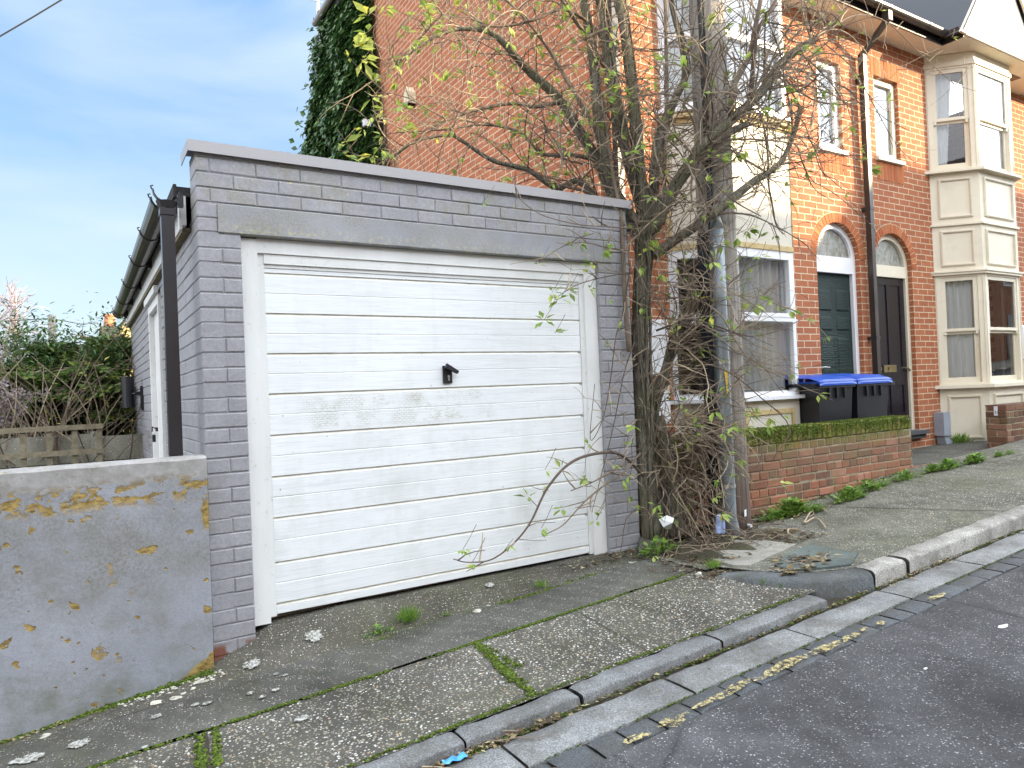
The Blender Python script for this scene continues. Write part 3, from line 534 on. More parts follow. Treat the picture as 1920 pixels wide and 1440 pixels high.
# ---------------- garage ----------------
GX0, GX1, GY = .52, 3.30, 3.74
F = Fr((0, GY, 0), (1,0,0), (0,-1,0))
garage = tag(empty('garage', (1.9, 6.3, -1.13)), 'flat roofed grey painted brick garage with a wide white up and over door', 'garage')
def bricks(mb, F, u0, u1, z0, z1, off=0.0, bw=.225, rh=.075, zref=.029, w0=-.09, w1=0.0, mort=-.006, skip=None, closeL=False, jit=.0018, bev=.005, half=False):
    r0 = math.floor((z0 - zref)/rh + 1e-6); r1 = math.ceil((z1 - zref)/rh - 1e-6)
    for r in range(r0, r1):
        za = max(z0, zref + r*rh) + .003; zb = min(z1, zref + (r+1)*rh) - .003
        if zb - za < .015: continue
        u = u0 - ((bw/2 if r % 2 else 0) + off) % bw; jz = rng.uniform(-.0015, .0015)
        while u < u1 - .01:
            a = max(u, u0); b = min(u + bw, u1)
            if skip is None or not skip((a+b)/2, (za+zb)/2):
                F.brick(mb, a + (.0015 if a > u0 else 0), b - (.0015 if b < u1 else 0), za + jz, zb + jz + rng.uniform(-.001,.001), w0, w1, bev, jit=jit)
            u += bw
    F.box(mb, u0+.004, u1-.004, w0, w1+mort, z0, z1, 0, .4)
mb = MB()
bricks(mb, F, GX0, .722, -1.26, .855, off=.0, w0=-.2)                      # left pillar
bricks(mb, F, GX0, .615, .855, 1.005, w0=-.2)
bricks(mb, F, 3.03, GX1, -1.16, .855, off=.06, w0=-.2)
bricks(mb, F, 3.14, GX1, .855, 1.005, w0=-.2)
bricks(mb, F, GX0, GX1, 1.005, 1.262, off=.05, w0=-.2)
mb.build('front_wall', [M['gpaint']], garage)
lb = MB(); n = 40; vs = []
for i in range(n+1):
    x = lerp(.616, 3.139, i/n); e = .004*noise.noise(Vector((x*9, 0, 0)))
    vs += [(x, GY-.19, .853+e)] if False else []
    vs += [(x, GY+.18, .853), (x, GY+.002, .853 + e), (x, GY-.006, .860+e), (x, GY-.006, .998), (x, GY, 1.003)]
lb.add(vs, [(i*5+j, (i+1)*5+j, (i+1)*5+j+1, i*5+j+1) for i in range(n) for j in range(4)] + [(4,3,2,1,0), tuple(n*5+j for j in range(5))])
lb.build('lintel', M['lintel'], garage)
cb = MB()
cb.box(GX0-.035, GX1+.03, GY-.022, GY-.018, 1.245, 1.302); cb.box(GX0-.035, GX1+.03, GY-.018, GY+.24, 1.299, 1.303)
cb.box(GX0-.035, GX0-.031, GY-.018, GY+.24, 1.245, 1.299); cb.box(GX1+.026, GX1+.03, GY-.018, GY+.24, 1.245, 1.299)
cb.build('coping', M['coping'], garage)
# side wall with the side door opening
FS = Fr((GX0, 0, 0), (0,1,0), (-1,0,0)); DY0, DY1, DZ = 5.64, 6.50, .82
mb = MB()
bricks(mb, FS, GY+.001, GY+.205, -1.3, 1.25, off=.1, w0=-.1, w1=-.001)
bricks(mb, FS, GY+.205, DY0-.003, -1.3, .965, off=.02, w0=-.1, mort=-.2); bricks(mb, FS, DY1+.003, 9.05, -1.3, .965, off=.02, w0=-.1, mort=-.2); bricks(mb, FS, DY0, DY1, DZ, .965, off=.02, w0=-.1, mort=-.2)
for a, b, c, d in ((GY+.21, DY0, -1.3, .965), (DY1, 9.05, -1.3, .965), (DY0, DY1, DZ, .965)): FS.box(mb, a, b, -.095, -.006, c, d, 0, .4)
mb.build('side_wall', M['gpaint'], garage)
mb = MB(); mb.box(GX1-.1, GX1, 3.95, 9.05, -1.3, 1.0); mb.box(GX0+.1, GX1-.1, 8.95, 9.05, -1.3, 1.0); mb.build('rear_wall', M['gpaint'], garage)
mb = MB(); mb.box(.452, GX1+.05, 3.945, 9.12, 1.078, 1.125); mb.box(.440, .455, 3.94, 9.13, 1.07, 1.135)
mb.build('roof', M['felt'], garage)
mb = MB(); mb.box(.475, .495, 3.93, 9.08, .925, 1.075); mb.box(.462, .475, 3.93, 3.99, .90, 1.07); mb.build('fascia', M['wtimber'], garage)
mb = MB(); mb.box(.480, .519, 3.99, 9.08, .905, .925); mb.build('soffit_strip', M['old_timber'], garage)
# gutter
def gutter(mb, p0, p1, rad, out, n=8, thick=.003):
    p0, p1 = Vector(p0), Vector(p1); t = (p1-p0).normalized(); out = Vector(out); vs = []
    for p in (p0, p1):
        for rr in (rad, rad-thick):
            for j in range(n+1):
                a = math.pi + math.pi*j/n; vs.append(tuple(p + out*math.cos(a)*rr*-1 + Vector((0,0,1))*math.sin(a)*rr))
    k = n+1
    fs = [(j, j+1, 2*k+j+1, 2*k+j) for j in range(n)] + [(k+j, 3*k+j, 3*k+j+1, k+j+1) for j in range(n)] + [(0, 2*k, 3*k, k), (n, k+n, 3*k+n, 2*k+n)] + [(j, k+j, k+j+1, j+1) for j in range(n)] + [(2*k+j, 2*k+j+1, 3*k+j+1, 3*k+j) for j in range(n)]
    mb.add(vs, fs, 0, .5)
gx = .40
mb = MB(); gutter(mb, (gx, 4.0, 1.075), (gx, 8.95, 1.062), .058, (-1,0,0)); g = mb.build('gutter', M['brown_pipe'], garage, smooth=False)
for yb in (3.87, 4.03, 4.8, 5.7, 6.75, 7.8, 8.7, 8.93):
    mb = MB(); gutter(mb, (gx, yb-.016, 1.076-.003*(yb-4)), (gx, yb+.016, 1.076-.003*(yb-4)), .064, (-1,0,0), thick=.006)
    mb.tube([(gx-.064, yb, 1.076-.003*(yb-4)), (gx-.070, yb, 1.092-.003*(yb-4)), (gx-.058, yb, 1.096-.003*(yb-4))], .004, 5); mb.box(gx+.05, .475, yb-.02, yb+.02, 1.0, 1.06)
    mb.build('gutter_bracket', M['black_plastic'], g)
mb = MB(); s = .030; py = 3.872
mb.add([(gx-s, py-s, -1.35), (gx+s, py-s, -1.35), (gx+s, py+s, -1.35), (gx-s, py+s, -1.35), (gx-s, py-s, .975), (gx+s, py-s, .975), (gx+s, py+s, .975), (gx-s, py+s, .975)], [(0,1,5,4),(1,2,6,5),(2,3,7,6),(3,0,4,7)])
s2 = .035; mb.box(gx-s2, gx+s2, py-s2, py+s2, .95, .985); mb.tube([(gx, py, .985), (gx, py, 1.02)], [.040, .052], 10)
dp = mb.build('downpipe', M['black_plastic'], garage)
# side door
sd = MB(); FS.ring(sd, DY0, DY1, -1.25, DZ, .07, -.06, .018, tb=.03); FS.box(sd, DY0-.02, DY1+.02, .018, .045, DZ, DZ+.05); FS.box(sd, DY0+.07, DY1-.07, -.05, -.02, -1.22, DZ-.07)
sdo = sd.build('side_door', M['wtimber'], garage)
hb = MB(); FS.box(hb, 5.98, 6.06, .018, .03, -.19, -.16); hb.tube([FS.p(6.0,.03,-.17), FS.p(6.0,.055,-.155), FS.p(6.03,.055,-.19)], .005, 6); FS.box(hb, 5.99, 6.04, .035, .055, -.27, -.215)
hb.build('padlock', M['black_metal'], sdo)
# garage door
FD = Fr((0, 3.80, 0), (1,0,0), (0,-1,0))
mb = MB(); L0, L1 = .842, 2.89
zs = [.675, .461, .25, .038, -.178, -.395, -.61, -.842, -1.055]
prof = [(.70, .004), (.679, .004), (.677, -.003)]
for i in range(8):
    t, b = zs[i], zs[i+1]; m_ = (t+b)/2
    prof += [(t-.002, -.003), (t-.008, .003), (t-.012, .0045), (m_+.004, .0045), (m_, .0020), (m_-.003, .0045), (b+.005, .0045), (b+.004, -.003)]
prof += [(-1.060, -.003), (-1.066, .007), (-1.105, .007), (-1.107, 0)]
nx = 14; vs = []
for i in range(nx+1):
    x = lerp(L0, L1, i/nx)
    for (z, w) in prof: vs.append(FD.p(x, w + .002*noise.noise(Vector((x*1.3, z*2.5, 0))), z))
k = len(prof); fm = []
for i in range(nx):
    for j in range(k-1):
        gro = prof[j][1] < -.001 or prof[j+1][1] < -.001
        mb.add([vs[i*k+j], vs[(i+1)*k+j], vs[(i+1)*k+j+1], vs[i*k+j+1]], [(3,2,1,0)], 1 if gro else 0, .5)
gd = mb.build('garage_door', [M['gdoor'], M['groove']], garage)
h = PY(838, 702, 3.795); hu, hz = h.x, h.z
mb = MB(); FD.box(mb, hu-.029, hu+.029, .004, .016, hz-.054, hz+.052); hp = mb.build('handle', M['black_metal'], gd)
mb = MB(); ca, sa = math.cos(R(-27)), math.sin(R(-27)); cx, cz = hu+.012, hz+.031
def rot(a, b): return (cx + a*ca - b*sa, cz + a*sa + b*ca)
pts = [rot(a, b) for a, b in ((-.040,-.012),(.048,-.010),(.050,.010),(-.040,.016))]
mb.add([FD.p(u, .03, z) for u, z in pts] + [FD.p(u, .050, z) for u, z in pts], [(0,3,2,1),(4,5,6,7)] + [(i, (i+1)%4, 4+(i+1)%4, 4+i) for i in range(4)]); mb.tube([FD.p(cx,.016,cz), FD.p(cx,.032,cz)], .017, 12); mb.build('turn_knob', M['black_metal'], hp)
mb = MB(); mb.tube([FD.p(hu+.006,.016,hz-.012), FD.p(hu+.006,.019,hz-.012)], .008, 10); FD.box(mb, hu+.0015, hu+.0105, .016, .0185, hz-.038, hz-.014); mb.build('keyhole', M['zinc'], hp)
for z in zs[2:8]: mb = MB(); FD.box(mb, 2.87, 2.888, .003, .006, z-.012, z+.004); mb.build('edge_clip', M['zinc'], gd)
mb = MB(); FD.box(mb, .724, .806, -.05, .030, -1.14, .845); FD.box(mb, .806, .840, -.05, .012, -1.115, .775); FD.box(mb, 2.892, 2.925, -.05, .012, -1.115, .775); FD.box(mb, 2.925, 3.028, -.05, .028, -1.13, .845)
FD.box(mb, .806, 2.925, -.05, .027, .775, .85); FD.box(mb, .84, 2.892, -.05, .018, .722, .775); FD.box(mb, .84, 2.892, -.05, .008, .702, .722)
mb.build('door_frame', M['wtimber'], garage)
mb = MB(); mb.box(.72, 3.03, 3.86, 3.9, -1.2, .9); mb.build('inner_lining', M['interior'], garage)
mb = MB(); FS.box(mb, 7.0, 7.22, 0, .006, -.37, -.20); [FS.box(mb, 7.03+.05*i, 7.04+.05*i, .006, .02, -.36, -.21) for i in range(4)]
mb.build('air_vent', M['coping'], garage)
# outside lamp on the side wall
lt = tag(empty('wall_light', (.4, 7.75, .02)), 'black cylinder spotlight on a bracket beside the white side door of the garage', 'wall light')
mb = MB(); FS.box(mb, 7.55, 7.68, 0, .02, -.03, .20); FS.box(mb, 7.6, 7.63, .02, .06, .11, .15); mb.build('bracket', M['black_metal'], lt)
mb = MB(); mb.tube([(.40, 7.70, -.0), (.40, 7.70, .30)], .055, 16); mb.tube([(.46, 7.65, .13), (.40, 7.68, .13)], .012, 8); mb.build('lamp_tube', M['black_metal'], lt)

# ---------------- rendered boundary wall at the left ----------------
mb = MB(); xs = rng_(-3.2, .515, .04); zsn = 26
def wz(x, t): b = zpath(x, 3.70) - .06; return lerp(b, -.262, t)
vs = []
for x in xs:
    for j in range(zsn):
        t = j/(zsn-1); z = wz(x, t); vs.append((x, 3.685 + .006*noise.noise(Vector((x*2.5, z*2.5, 0))) + .002*noise.noise(Vector((x*14, z*14, 2))) + (.012*(1-t)**6), z - (.0 if t < 1 else .004*noise.noise(Vector((x*9,0,0))))))
mb.add(vs, [(i*zsn+j, (i+1)*zsn+j, (i+1)*zsn+j+1, i*zsn+j+1) for i in range(len(xs)-1) for j in range(zsn-1)], 0, .5)
tp = [vs[i*zsn+zsn-1] for i in range(len(xs))]; tm = [(p[0], 3.70, -.250 + .004*noise.noise(Vector((p[0]*6, 1, 0)))) for p in tp]; tb = [(p[0], 3.80, -.247) for p in tp]; bb = [(p[0], 3.80, -1.6) for p in tp]
for A_, B_ in ((tp, tm), (tm, tb), (tb, bb)):
    mb.add(A_ + B_, [(i, i+1, len(tp)+i+1, len(tp)+i) for i in range(len(tp)-1)], 0, .5)
e = vs[(len(xs)-1)*zsn:(len(xs))*zsn]; mb.add(list(e) + [tm[-1], tb[-1], bb[-1]], [tuple(range(zsn+3))], 0, .5)
tag(mb.build('boundary_wall', M['render'], smooth=False), 'grey lilac rendered wall at the left with ochre stone showing through peeling paint', 'wall')
for p in bpy.data.objects['boundary_wall'].data.polygons: p.use_smooth = True
# ---------------- terrace of houses ----------------
HY = 4.93; EZ = 4.20
FH = Fr((0, HY, 0), (1,0,0), (0,-1,0))
def poly_wall(mb, F, u0, u1, z0, z1, rects, arches, dep=.10, m=0):
    """wall sheet with rectangular holes (u0,u1,z0,z1) and arched holes (u0,u1,z0,zspring), with reveals"""
    us = sorted({u0, u1, *[a for r in rects for a in r[:2]], *[a for r in arches for a in r[:2]]})
    zs = {z0, z1, *[a for r in rects for a in r[2:]]}
    for r in arches: zs |= {r[2], r[3], r[3] + (r[1]-r[0])/2 + .02}
    zs = sorted(z for z in zs if z0 <= z <= z1); us = [u for u in us if u0 <= u <= u1]
    for i in range(len(us)-1):
        for j in range(len(zs)-1):
            a, b, c, d = us[i], us[i+1], zs[j], zs[j+1]; mu, mz = (a+b)/2, (c+d)/2
            if any(r[0] < mu < r[1] and r[2] < mz < r[3] for r in rects): continue
            ar = [r for r in arches if r[0] < mu < r[1] and r[2] < mz < r[3] + (r[1]-r[0])/2 + .02]
            if ar: continue
            mb.add([F.p(a,0,c), F.p(b,0,c), F.p(b,0,d), F.p(a,0,d)], [(0,1,2,3)], m, .5)
    for r in arches:
        rad = (r[1]-r[0])/2; cu = (r[0]+r[1])/2; zt = r[3] + rad + .02; n = 16
        arcp = [(cu - rad*math.cos(math.pi*i/n), r[3] + rad*math.sin(math.pi*i/n)) for i in range(n+1)]
        for i in range(n):
            (a, b), (c, d) = arcp[i], arcp[i+1]
            mb.add([F.p(a,0,b), F.p(c,0,d), F.p(c,0,zt), F.p(a,0,zt)], [(0,1,2,3)], m, .5)
            mb.add([F.p(a,0,b), F.p(c,0,d), F.p(c,-dep,d), F.p(a,-dep,b)], [(3,2,1,0)], m, .5)
        for uu in (r[0], r[1]): mb.add([F.p(uu,0,r[2]), F.p(uu,0,r[3]), F.p(uu,-dep,r[3]), F.p(uu,-dep,r[2])], [(0,1,2,3)], m, .5)
    for (a, b, c, d) in rects:
        for q in ([(a,c),(b,c)], [(b,c),(b,d)], [(b,d),(a,d)], [(a,d),(a,c)]):
            mb.add([F.p(q[0][0],0,q[0][1]), F.p(q[1][0],0,q[1][1]), F.p(q[1][0],-dep,q[1][1]), F.p(q[0][0],-dep,q[0][1])], [(0,1,2,3)], m, .5)
def curtain(name, F, u0, u1, z0, z1, w, parent, mat, folds=7, amp=.02, gather=0):
    mb = MB(); n = folds*8; vs = []
    for j, z in enumerate((z0, (z0+z1)/2, z1)):
        for i in range(n+1):
            t = i/n; u = lerp(u0, u1, t)
            if gather: u = u0 + (u-u0)*(1-gather*(1-j/2)) if gather > 0 else u1 - (u1-u)*(1+gather*(1-j/2))
            vs.append(F.p(u, w + amp*math.sin(t*folds*6.283+noise.noise(Vector((t*5, u0, 0)))*3), z))
    k = n+1; mb.add(vs, [(j*k+i, j*k+i+1, (j+1)*k+i+1, (j+1)*k+i) for j in range(2) for i in range(n)], 0, .6)
    return mb.build(name, mat, parent, smooth=True)
def arch_door(parent, kind, ua, ub, zs, zb, ztr, m_frame, m_door, open_=None):
    """frame and arched fanlight: opening ua..ub, spring zs, base zb, transom bottom ztr"""
    rad = (ub-ua)/2; cu = (ua+ub)/2; n = 16; t = .065; w0, w1 = -.13, -.055
    mb = MB()
    def arc(r): return [(cu - r*math.cos(math.pi*i/n), zs + r*math.sin(math.pi*i/n)) for i in range(n+1)]
    o, i_ = arc(rad), arc(rad-t)
    for k in range(n):
        q = [o[k], o[k+1], i_[k+1], i_[k]]
        mb.add([FH.p(u,w1,z) for u, z in q] + [FH.p(u,w0,z) for u, z in q], [(0,1,2,3), (3,2,6,7), (4,7,6,5)], 0, .5)
    FH.box(mb, ua, ua+t, w0, w1, zb, zs); FH.box(mb, ub-t, ub, w0, w1, zb, zs)
    FH.box(mb, ua+t, ub-t, w0, w1+.004, ztr, zs+.02)
    fr = mb.build('door_frame', m_frame, parent)
    mb = MB(); g = arc(rad-t); mb.add([FH.p(u, -.09, z) for u, z in [(cu-rad+t, zs+.02)] + g[1:-1] + [(cu+rad-t, zs+.02)]], [tuple(range(n+1))]); mb.build('fanlight', M['obscure'], parent)
    # door leaf
    mb = MB(); a, b = ua+t, ub-t; FH.box(mb, a, b, -.125, -.095, zb+.03, ztr)
    W_ = b-a; H_ = ztr - zb
    if kind == 'six':
        rows = [(.955, .86, 1), (.83, .735, 1), (.70, .36, 0), (.25, .06, 0)]
        for (tt, bb, s) in [(.93,.815,0),(.665,.39,0),(.30,.05,0)] if False else [(.905,.775,0),(.745,.66,0),(.62,.24,0),(.16,.05,0)]:
            for (c, d) in ((.07, .44), (.56, .93)):
                z1_, z0_ = zb + H_*tt, zb + H_*bb; u0_, u1_ = a+W_*c, a+W_*d; bv = .022
                mb.add([FH.p(u0_,-.095,z0_), FH.p(u1_,-.095,z0_), FH.p(u1_,-.095,z1_), FH.p(u0_,-.095,z1_), FH.p(u0_+bv,-.083,z0_+bv), FH.p(u1_-bv,-.083,z0_+bv), FH.p(u1_-bv,-.083,z1_-bv*1.3), FH.p(u0_+bv,-.083,z1_-bv*1.3)], [(0,1,5,4),(1,2,6,5),(2,3,7,6),(3,0,4,7),(4,5,6,7)], 0, .5)
        dl = mb.build('door', m_door, parent)
    else:
        st = .085*1.1
        for q in ((a, a+st), (b-st, b), ((a+b)/2-.035, (a+b)/2+.035)): FH.box(mb, q[0], q[1], -.095, -.083, zb+.03, ztr)
        for q in ((.95, 1.0), (.30, .42), (.03, .12)):
            for s in ((a+st, (a+b)/2-.035), ((a+b)/2+.035, b-st)): FH.box(mb, s[0], s[1], -.095, -.0832, zb+H_*q[0], zb+H_*q[1])
        dl = mb.build('door', m_door, parent)
    return fr, dl
def arch_bricks(parent, ua, ub, zs):
    rad = (ub-ua)/2; cu = (ua+ub)/2; n = 23; mb = MB()
    for i in range(n):
        a0, a1 = math.pi*(i+.07)/n, math.pi*(i+.93)/n; j = rng.uniform(.004, .008)
        def q(a, r, w): return FH.p(cu - r*math.cos(a), w, zs + r*math.sin(a))
        r0, r1 = rad, rad+.112
        mb.add([q(a0,r0,j), q(a0,r1,j), q(a1,r1,j), q(a1,r0,j), q(a0,r0,-.01), q(a0,r1,-.01), q(a1,r1,-.01), q(a1,r0,-.01)], [(0,1,2,3),(1,0,4,5),(2,1,5,6),(3,2,6,7),(0,3,7,4)], 0)
    for i in range(n*2):
        a0, a1 = math.pi*i/(n*2), math.pi*(i+1)/(n*2)
        def q(a, r, w): return FH.p(cu - r*math.cos(a), w, zs + r*math.sin(a))
        mb.add([q(a0,rad,.002), q(a0,rad+.12,.002), q(a1,rad+.12,.002), q(a1,rad,.002)], [(0,1,2,3)], 1)
    mb.build('brick_arch', [M['arch_brick'], M['mortar']], parent)
def soldier(parent, u0, u1, z0, z1):
    mb = MB(); n = int(round((u1-u0)/.075)); w = (u1-u0)/n
    for i in range(n): FH.brick(mb, u0+i*w+.004, u0+(i+1)*w-.004, z0+.003, z1-.003, -.01, .006, .003)
    FH.box(mb, u0, u1, -.01, .002, z0, z1, 1)
    mb.build('soldier_course', [M['arch_brick'], M['mortar']], parent)
def small_window(parent, u0, u1, z0, z1, m, casement=False, vent=False):
    mb = MB(); FH.ring(mb, u0, u1, z0, z1, .045, -.10, -.05); FH.ring(mb, u0+.045, u1-.045, z0+.045, z1-.045, .035, -.095, -.042)
    w = mb.build('window', m, parent)
    if vent: mb = MB(); FH.box(mb, u0+.1, u1-.1, -.042, -.034, z1-.075, z1-.058); mb.build('trickle_vent', m, w)
    mb = MB(); mb.quad(FH.p(u0+.08,-.075,z0+.08), FH.p(u1-.08,-.075,z0+.08), FH.p(u1-.08,-.075,z1-.08), FH.p(u0+.08,-.075,z1-.08)); mb.build('pane', M['glass'], w)
    curtain('net_curtain', FH, u0+.05, u1-.05, z0+.05, z1-.05, -.088, w, M['curtain'], 3, .004)
    mb = MB(); FH.box(mb, u0-.03, u1+.03, -.11, .045, z0-.045, z0); mb.build('window_sill', m if m is M['upvc'] else M['cream'], w)

def bay_frames(u0, u1, d=.41):
    return [(Fr((u0, HY, 0), (1,-1,0), (-1,-1,0)), d*math.sqrt(2)), (Fr((u0+d, HY-d, 0), (1,0,0), (0,-1,0)), (u1-d)-(u0+d)), (Fr((u1-d, HY-d, 0), (1,1,0), (1,-1,0)), d*math.sqrt(2))]
def bay_ring(mb, u0, u1, z0, z1, out, d=.41, m=0):
    k = .414; pts = [(u0-out*1.414, HY), (u0+d-out*k, HY-d-out), (u1-d+out*k, HY-d-out), (u1+out*1.414, HY)]
    n = 4; mb.add([(x,y,z0) for x,y in pts] + [(x,y,z1) for x,y in pts], [tuple(range(n))[::-1], tuple(range(n, 2*n))] + [(i,i+1,n+i+1,n+i) for i in range(n-1)], m, .5)
def moulding(mb, F, u0, u1, z0, z1, t=.032, m=0):
    F.ring(mb, u0, u1, z0, z1, t, -.001, .016, m); F.ring(mb, u0+t*.35, u1-t*.35, z0+t*.35, z1-t*.35, t*.4, .016, .024, m)
def sash(parent, F, u0, u1, z0, z1, mat, curt, horns=True, mid=.5):
    mb = MB(); t = .05; zm = lerp(z0, z1, mid)
    F.ring(mb, u0, u1, z0, z1, .028, -.10, .0)
    a, b = u0+.028, u1-.028
    F.ring(mb, a, b, zm-.02, z1-.028, t, -.045, -.012, tb=.04); F.ring(mb, a, b, z0+.028, zm-.02, t, -.075, -.048, tb=.07, tt=.035)
    if horns:
        for u in (a, b-t): F.box(mb, u+.008, u+t-.008, -.045, -.014, zm-.06, zm-.02)
    w = mb.build('sash_window', mat, parent)
    for (c, d, wv) in ((zm+.02, z1-.078, -.03), (z0+.098, zm-.055, -.062)):
        g = MB(); g.quad(F.p(a+t,wv,c), F.p(b-t,wv,c), F.p(b-t,wv,d), F.p(a+t,wv,d)); g.build('pane', M['glass'], w)
    return w

def house_shell(H, x0, x1, zb, rects, arches, topz=EZ):
    mb = MB(); poly_wall(mb, FH, x0, x1, zb, topz, rects, arches, .14)
    mb.build('front_wall', M['brick_front'], H)
    mb = MB(); mb.box(x0+.3, x1, HY+1.6, HY+1.7, zb, topz); mb.box(x0+.3, x1, HY+.25, HY+1.7, 1.95, 2.1)
    mb.box(x0+.3, x1-.02, HY+.25, HY+1.7, zb, zb+.1)
    mb.build('inner_rooms', M['interior'], H)

# ---- house A (gable end) ----
HA = tag(empty('end_terrace_house', (6.0, HY+3, -1.0)), 'red brick end of terrace house with ivy on its side and a dark green door', 'house')
A0x, A1x = 4.05, 8.05
B1 = (4.85, 6.58); B2 = (9.63, 11.42)
d1 = (7.15, 7.97, -.75, 1.40); d2 = (8.27, 9.10, -.70, 1.36)
w1 = (7.31, 7.76, 2.66, 3.70); w2 = (8.44, 8.97, 2.70, 3.72)
house_shell(HA, A0x, A1x, -1.4, [w1, (B1[0]+.06, B1[1]-.06, -.15, 1.28), (B1[0]+.06, B1[1]-.06, 2.62, 4.15)], [d1])
mb = MB(); pts = [(HY, -1.4), (12.45, -1.4), (12.45, 6.80), (7.6, 6.80), (HY, 4.2)]
mb.add([(A0x, y, z) for y, z in pts], [tuple(range(5))], 0, .5); mb.build('side_wall', M['brick_side'], HA)
mb = MB(); mb.box(A0x+.01, A1x, 12.35, 12.44, -1.4, 6.8); mb.build('rear_wall', M['brick_side'], HA)
def slates(name, parent, x0, x1, ya, za, yb, zb):
    mb = MB(); L = math.hypot(yb-ya, zb-za); n = int(L/.24); ty, tz = (yb-ya)/L, (zb-za)/L; ny, nz = -tz, ty
    for i in range(n):
        s0 = i*.24; x = x0 - (.15 if i % 2 else 0)
        while x < x1:
            a, b = max(x, x0), min(x+.3, x1)-.004
            if b > a + .01:
                h = .012 + rng.uniform(0, .004)
                def q(xx, s, hh): return (xx, ya + ty*s + ny*hh, za + tz*s + nz*hh)
                mb.add([q(a,s0,h), q(b,s0,h), q(b,s0+.26,.002), q(a,s0+.26,.002), q(a,s0,0), q(b,s0,0)], [(0,1,2,3),(4,5,1,0)], 0)
            x += .3
    mb.add([(x0,ya,za-.004),(x1,ya,za-.004),(x1,yb,zb-.004),(x0,yb,zb-.004)], [(0,1,2,3)], 0, .2)
    return mb.build(name, M['slate'], parent)
slates('roof', HA, 3.96, A1x, 4.52, 4.24, 7.3, 6.9)
mb = MB(); mb.box(3.86, A1x, 7.2, 12.6, 6.84, 6.92); mb.build('upper_roof', M['slate'], HA)
mb = MB(); mb.box(3.90, 3.93, 7.3, 12.6, 6.66, 6.83); mb.box(3.93, A0x-.002, 7.3, 12.6, 6.66, 6.69); mb.build('fascia', M['black_plastic'], HA)
mb = MB(); gutter(mb, (3.84, 7.3, 6.85), (3.84, 12.55, 6.83), .06, (-1,0,0)); gu = mb.build('side_gutter', M['coping'], HA)
for y in (8.0, 9.2, 10.4, 11.6, 12.4):
    mb = MB(); gutter(mb, (3.84, y-.02, 6.85), (3.84, y+.02, 6.85), .066, (-1,0,0)); mb.build('gutter_bracket', M['black_plastic'], gu)
# eaves
def eaves(H, x0, x1):
    mb = MB(); mb.box(x0, x1, 4.62, HY, 4.175, 4.19); mb.build('soffit', M['cream'], H)
    mb = MB(); mb.box(x0, x1, 4.60, 4.62, 4.165, 4.30); mb.build('fascia', M['black_plastic'], H)
eaves(HA, A0x, A1x)
mb = MB(); gutter(mb, (A0x-.05, 4.53, 4.27), (9.42, 4.53, 4.27), .057, (0,-1,0)); gut = mb.build('front_gutter', M['brown_pipe'], HA)
for x in (4.6, 5.5, 6.4, 7.3, 7.85, 8.1, 8.95):
    mb = MB(); gutter(mb, (x-.018, 4.53, 4.271), (x+.018, 4.53, 4.271), .062, (0,-1,0)); mb.build('gutter_bracket', M['black_plastic'], gut)
def square_pipe(H, x, z0, z1, mat, yo=.075, s=.034, swan=True, name='downpipe', foot=None):
    mb = MB(); y = HY - yo
    mb.box(x-s, x+s, y-s, y+s, z0, z1, 0, .5)
    if swan:
        for (a, b) in (((y, z1-.01), (4.53, z1+.27)), ):
            (ya, za), (yb, zb) = a, b
            mb.add([(x-s,ya-s,za),(x+s,ya-s,za),(x+s,ya+s,za),(x-s,ya+s,za),(x-s,yb-s,zb),(x+s,yb-s,zb),(x+s,yb+s,zb),(x-s,yb+s,zb)], [(0,3,2,1),(4,5,6,7),(0,1,5,4),(1,2,6,5),(2,3,7,6),(3,0,4,7)], 0, .5)
        mb.box(x-s-.006, x+s+.006, 4.53-s-.006, 4.53+s+.006, z1+.25, z1+.36)
    p = mb.build(name, mat, H)
    z = z1 - .3
    while z > z0 + .2:
        c = MB(); c.box(x-s-.006, x+s+.006, y-s-.006, HY, z-.02, z+.02); c.build('pipe_clip', M['black_plastic'], p); z -= 1.55
    return p
square_pipe(HA, 8.10, -1.0, 3.86, M['brown_pipe'])
square_pipe(HA, 4.22, -1.2, 3.86, M['brown_pipe'])
arch_door(HA, 'six', *d1[:2], d1[3], d1[2], 1.23, M['upvc'], M['gdoor2'])
dl = [o for o in HA.children if o.name.startswith('door') and not o.name.startswith('door_f')][0]
mb = MB(); FH.box(mb, 7.225, 7.255, -.083, -.074, -.05, .32); mb.tube([FH.p(7.24,-.074,.13), FH.p(7.24,-.04,.13), FH.p(7.36,-.04,.125)], .009, 8); mb.build('handle', M['chrome'], dl)
mb = MB(); FH.box(mb, 7.41, 7.70, -.083, -.072, -.14, -.05); mb.build('letter_plate', M['chrome'], dl)
arch_bricks(HA, d1[0], d1[1], d1[3])
soldier(HA, w1[0]-.06, w1[1]+.06, w1[3], w1[3]+.22); soldier(HA, w1[0]-.02, w1[1]+.05, w1[2]-.28, w1[2]-.05)
small_window(HA, *w1, M['upvc'], vent=True)
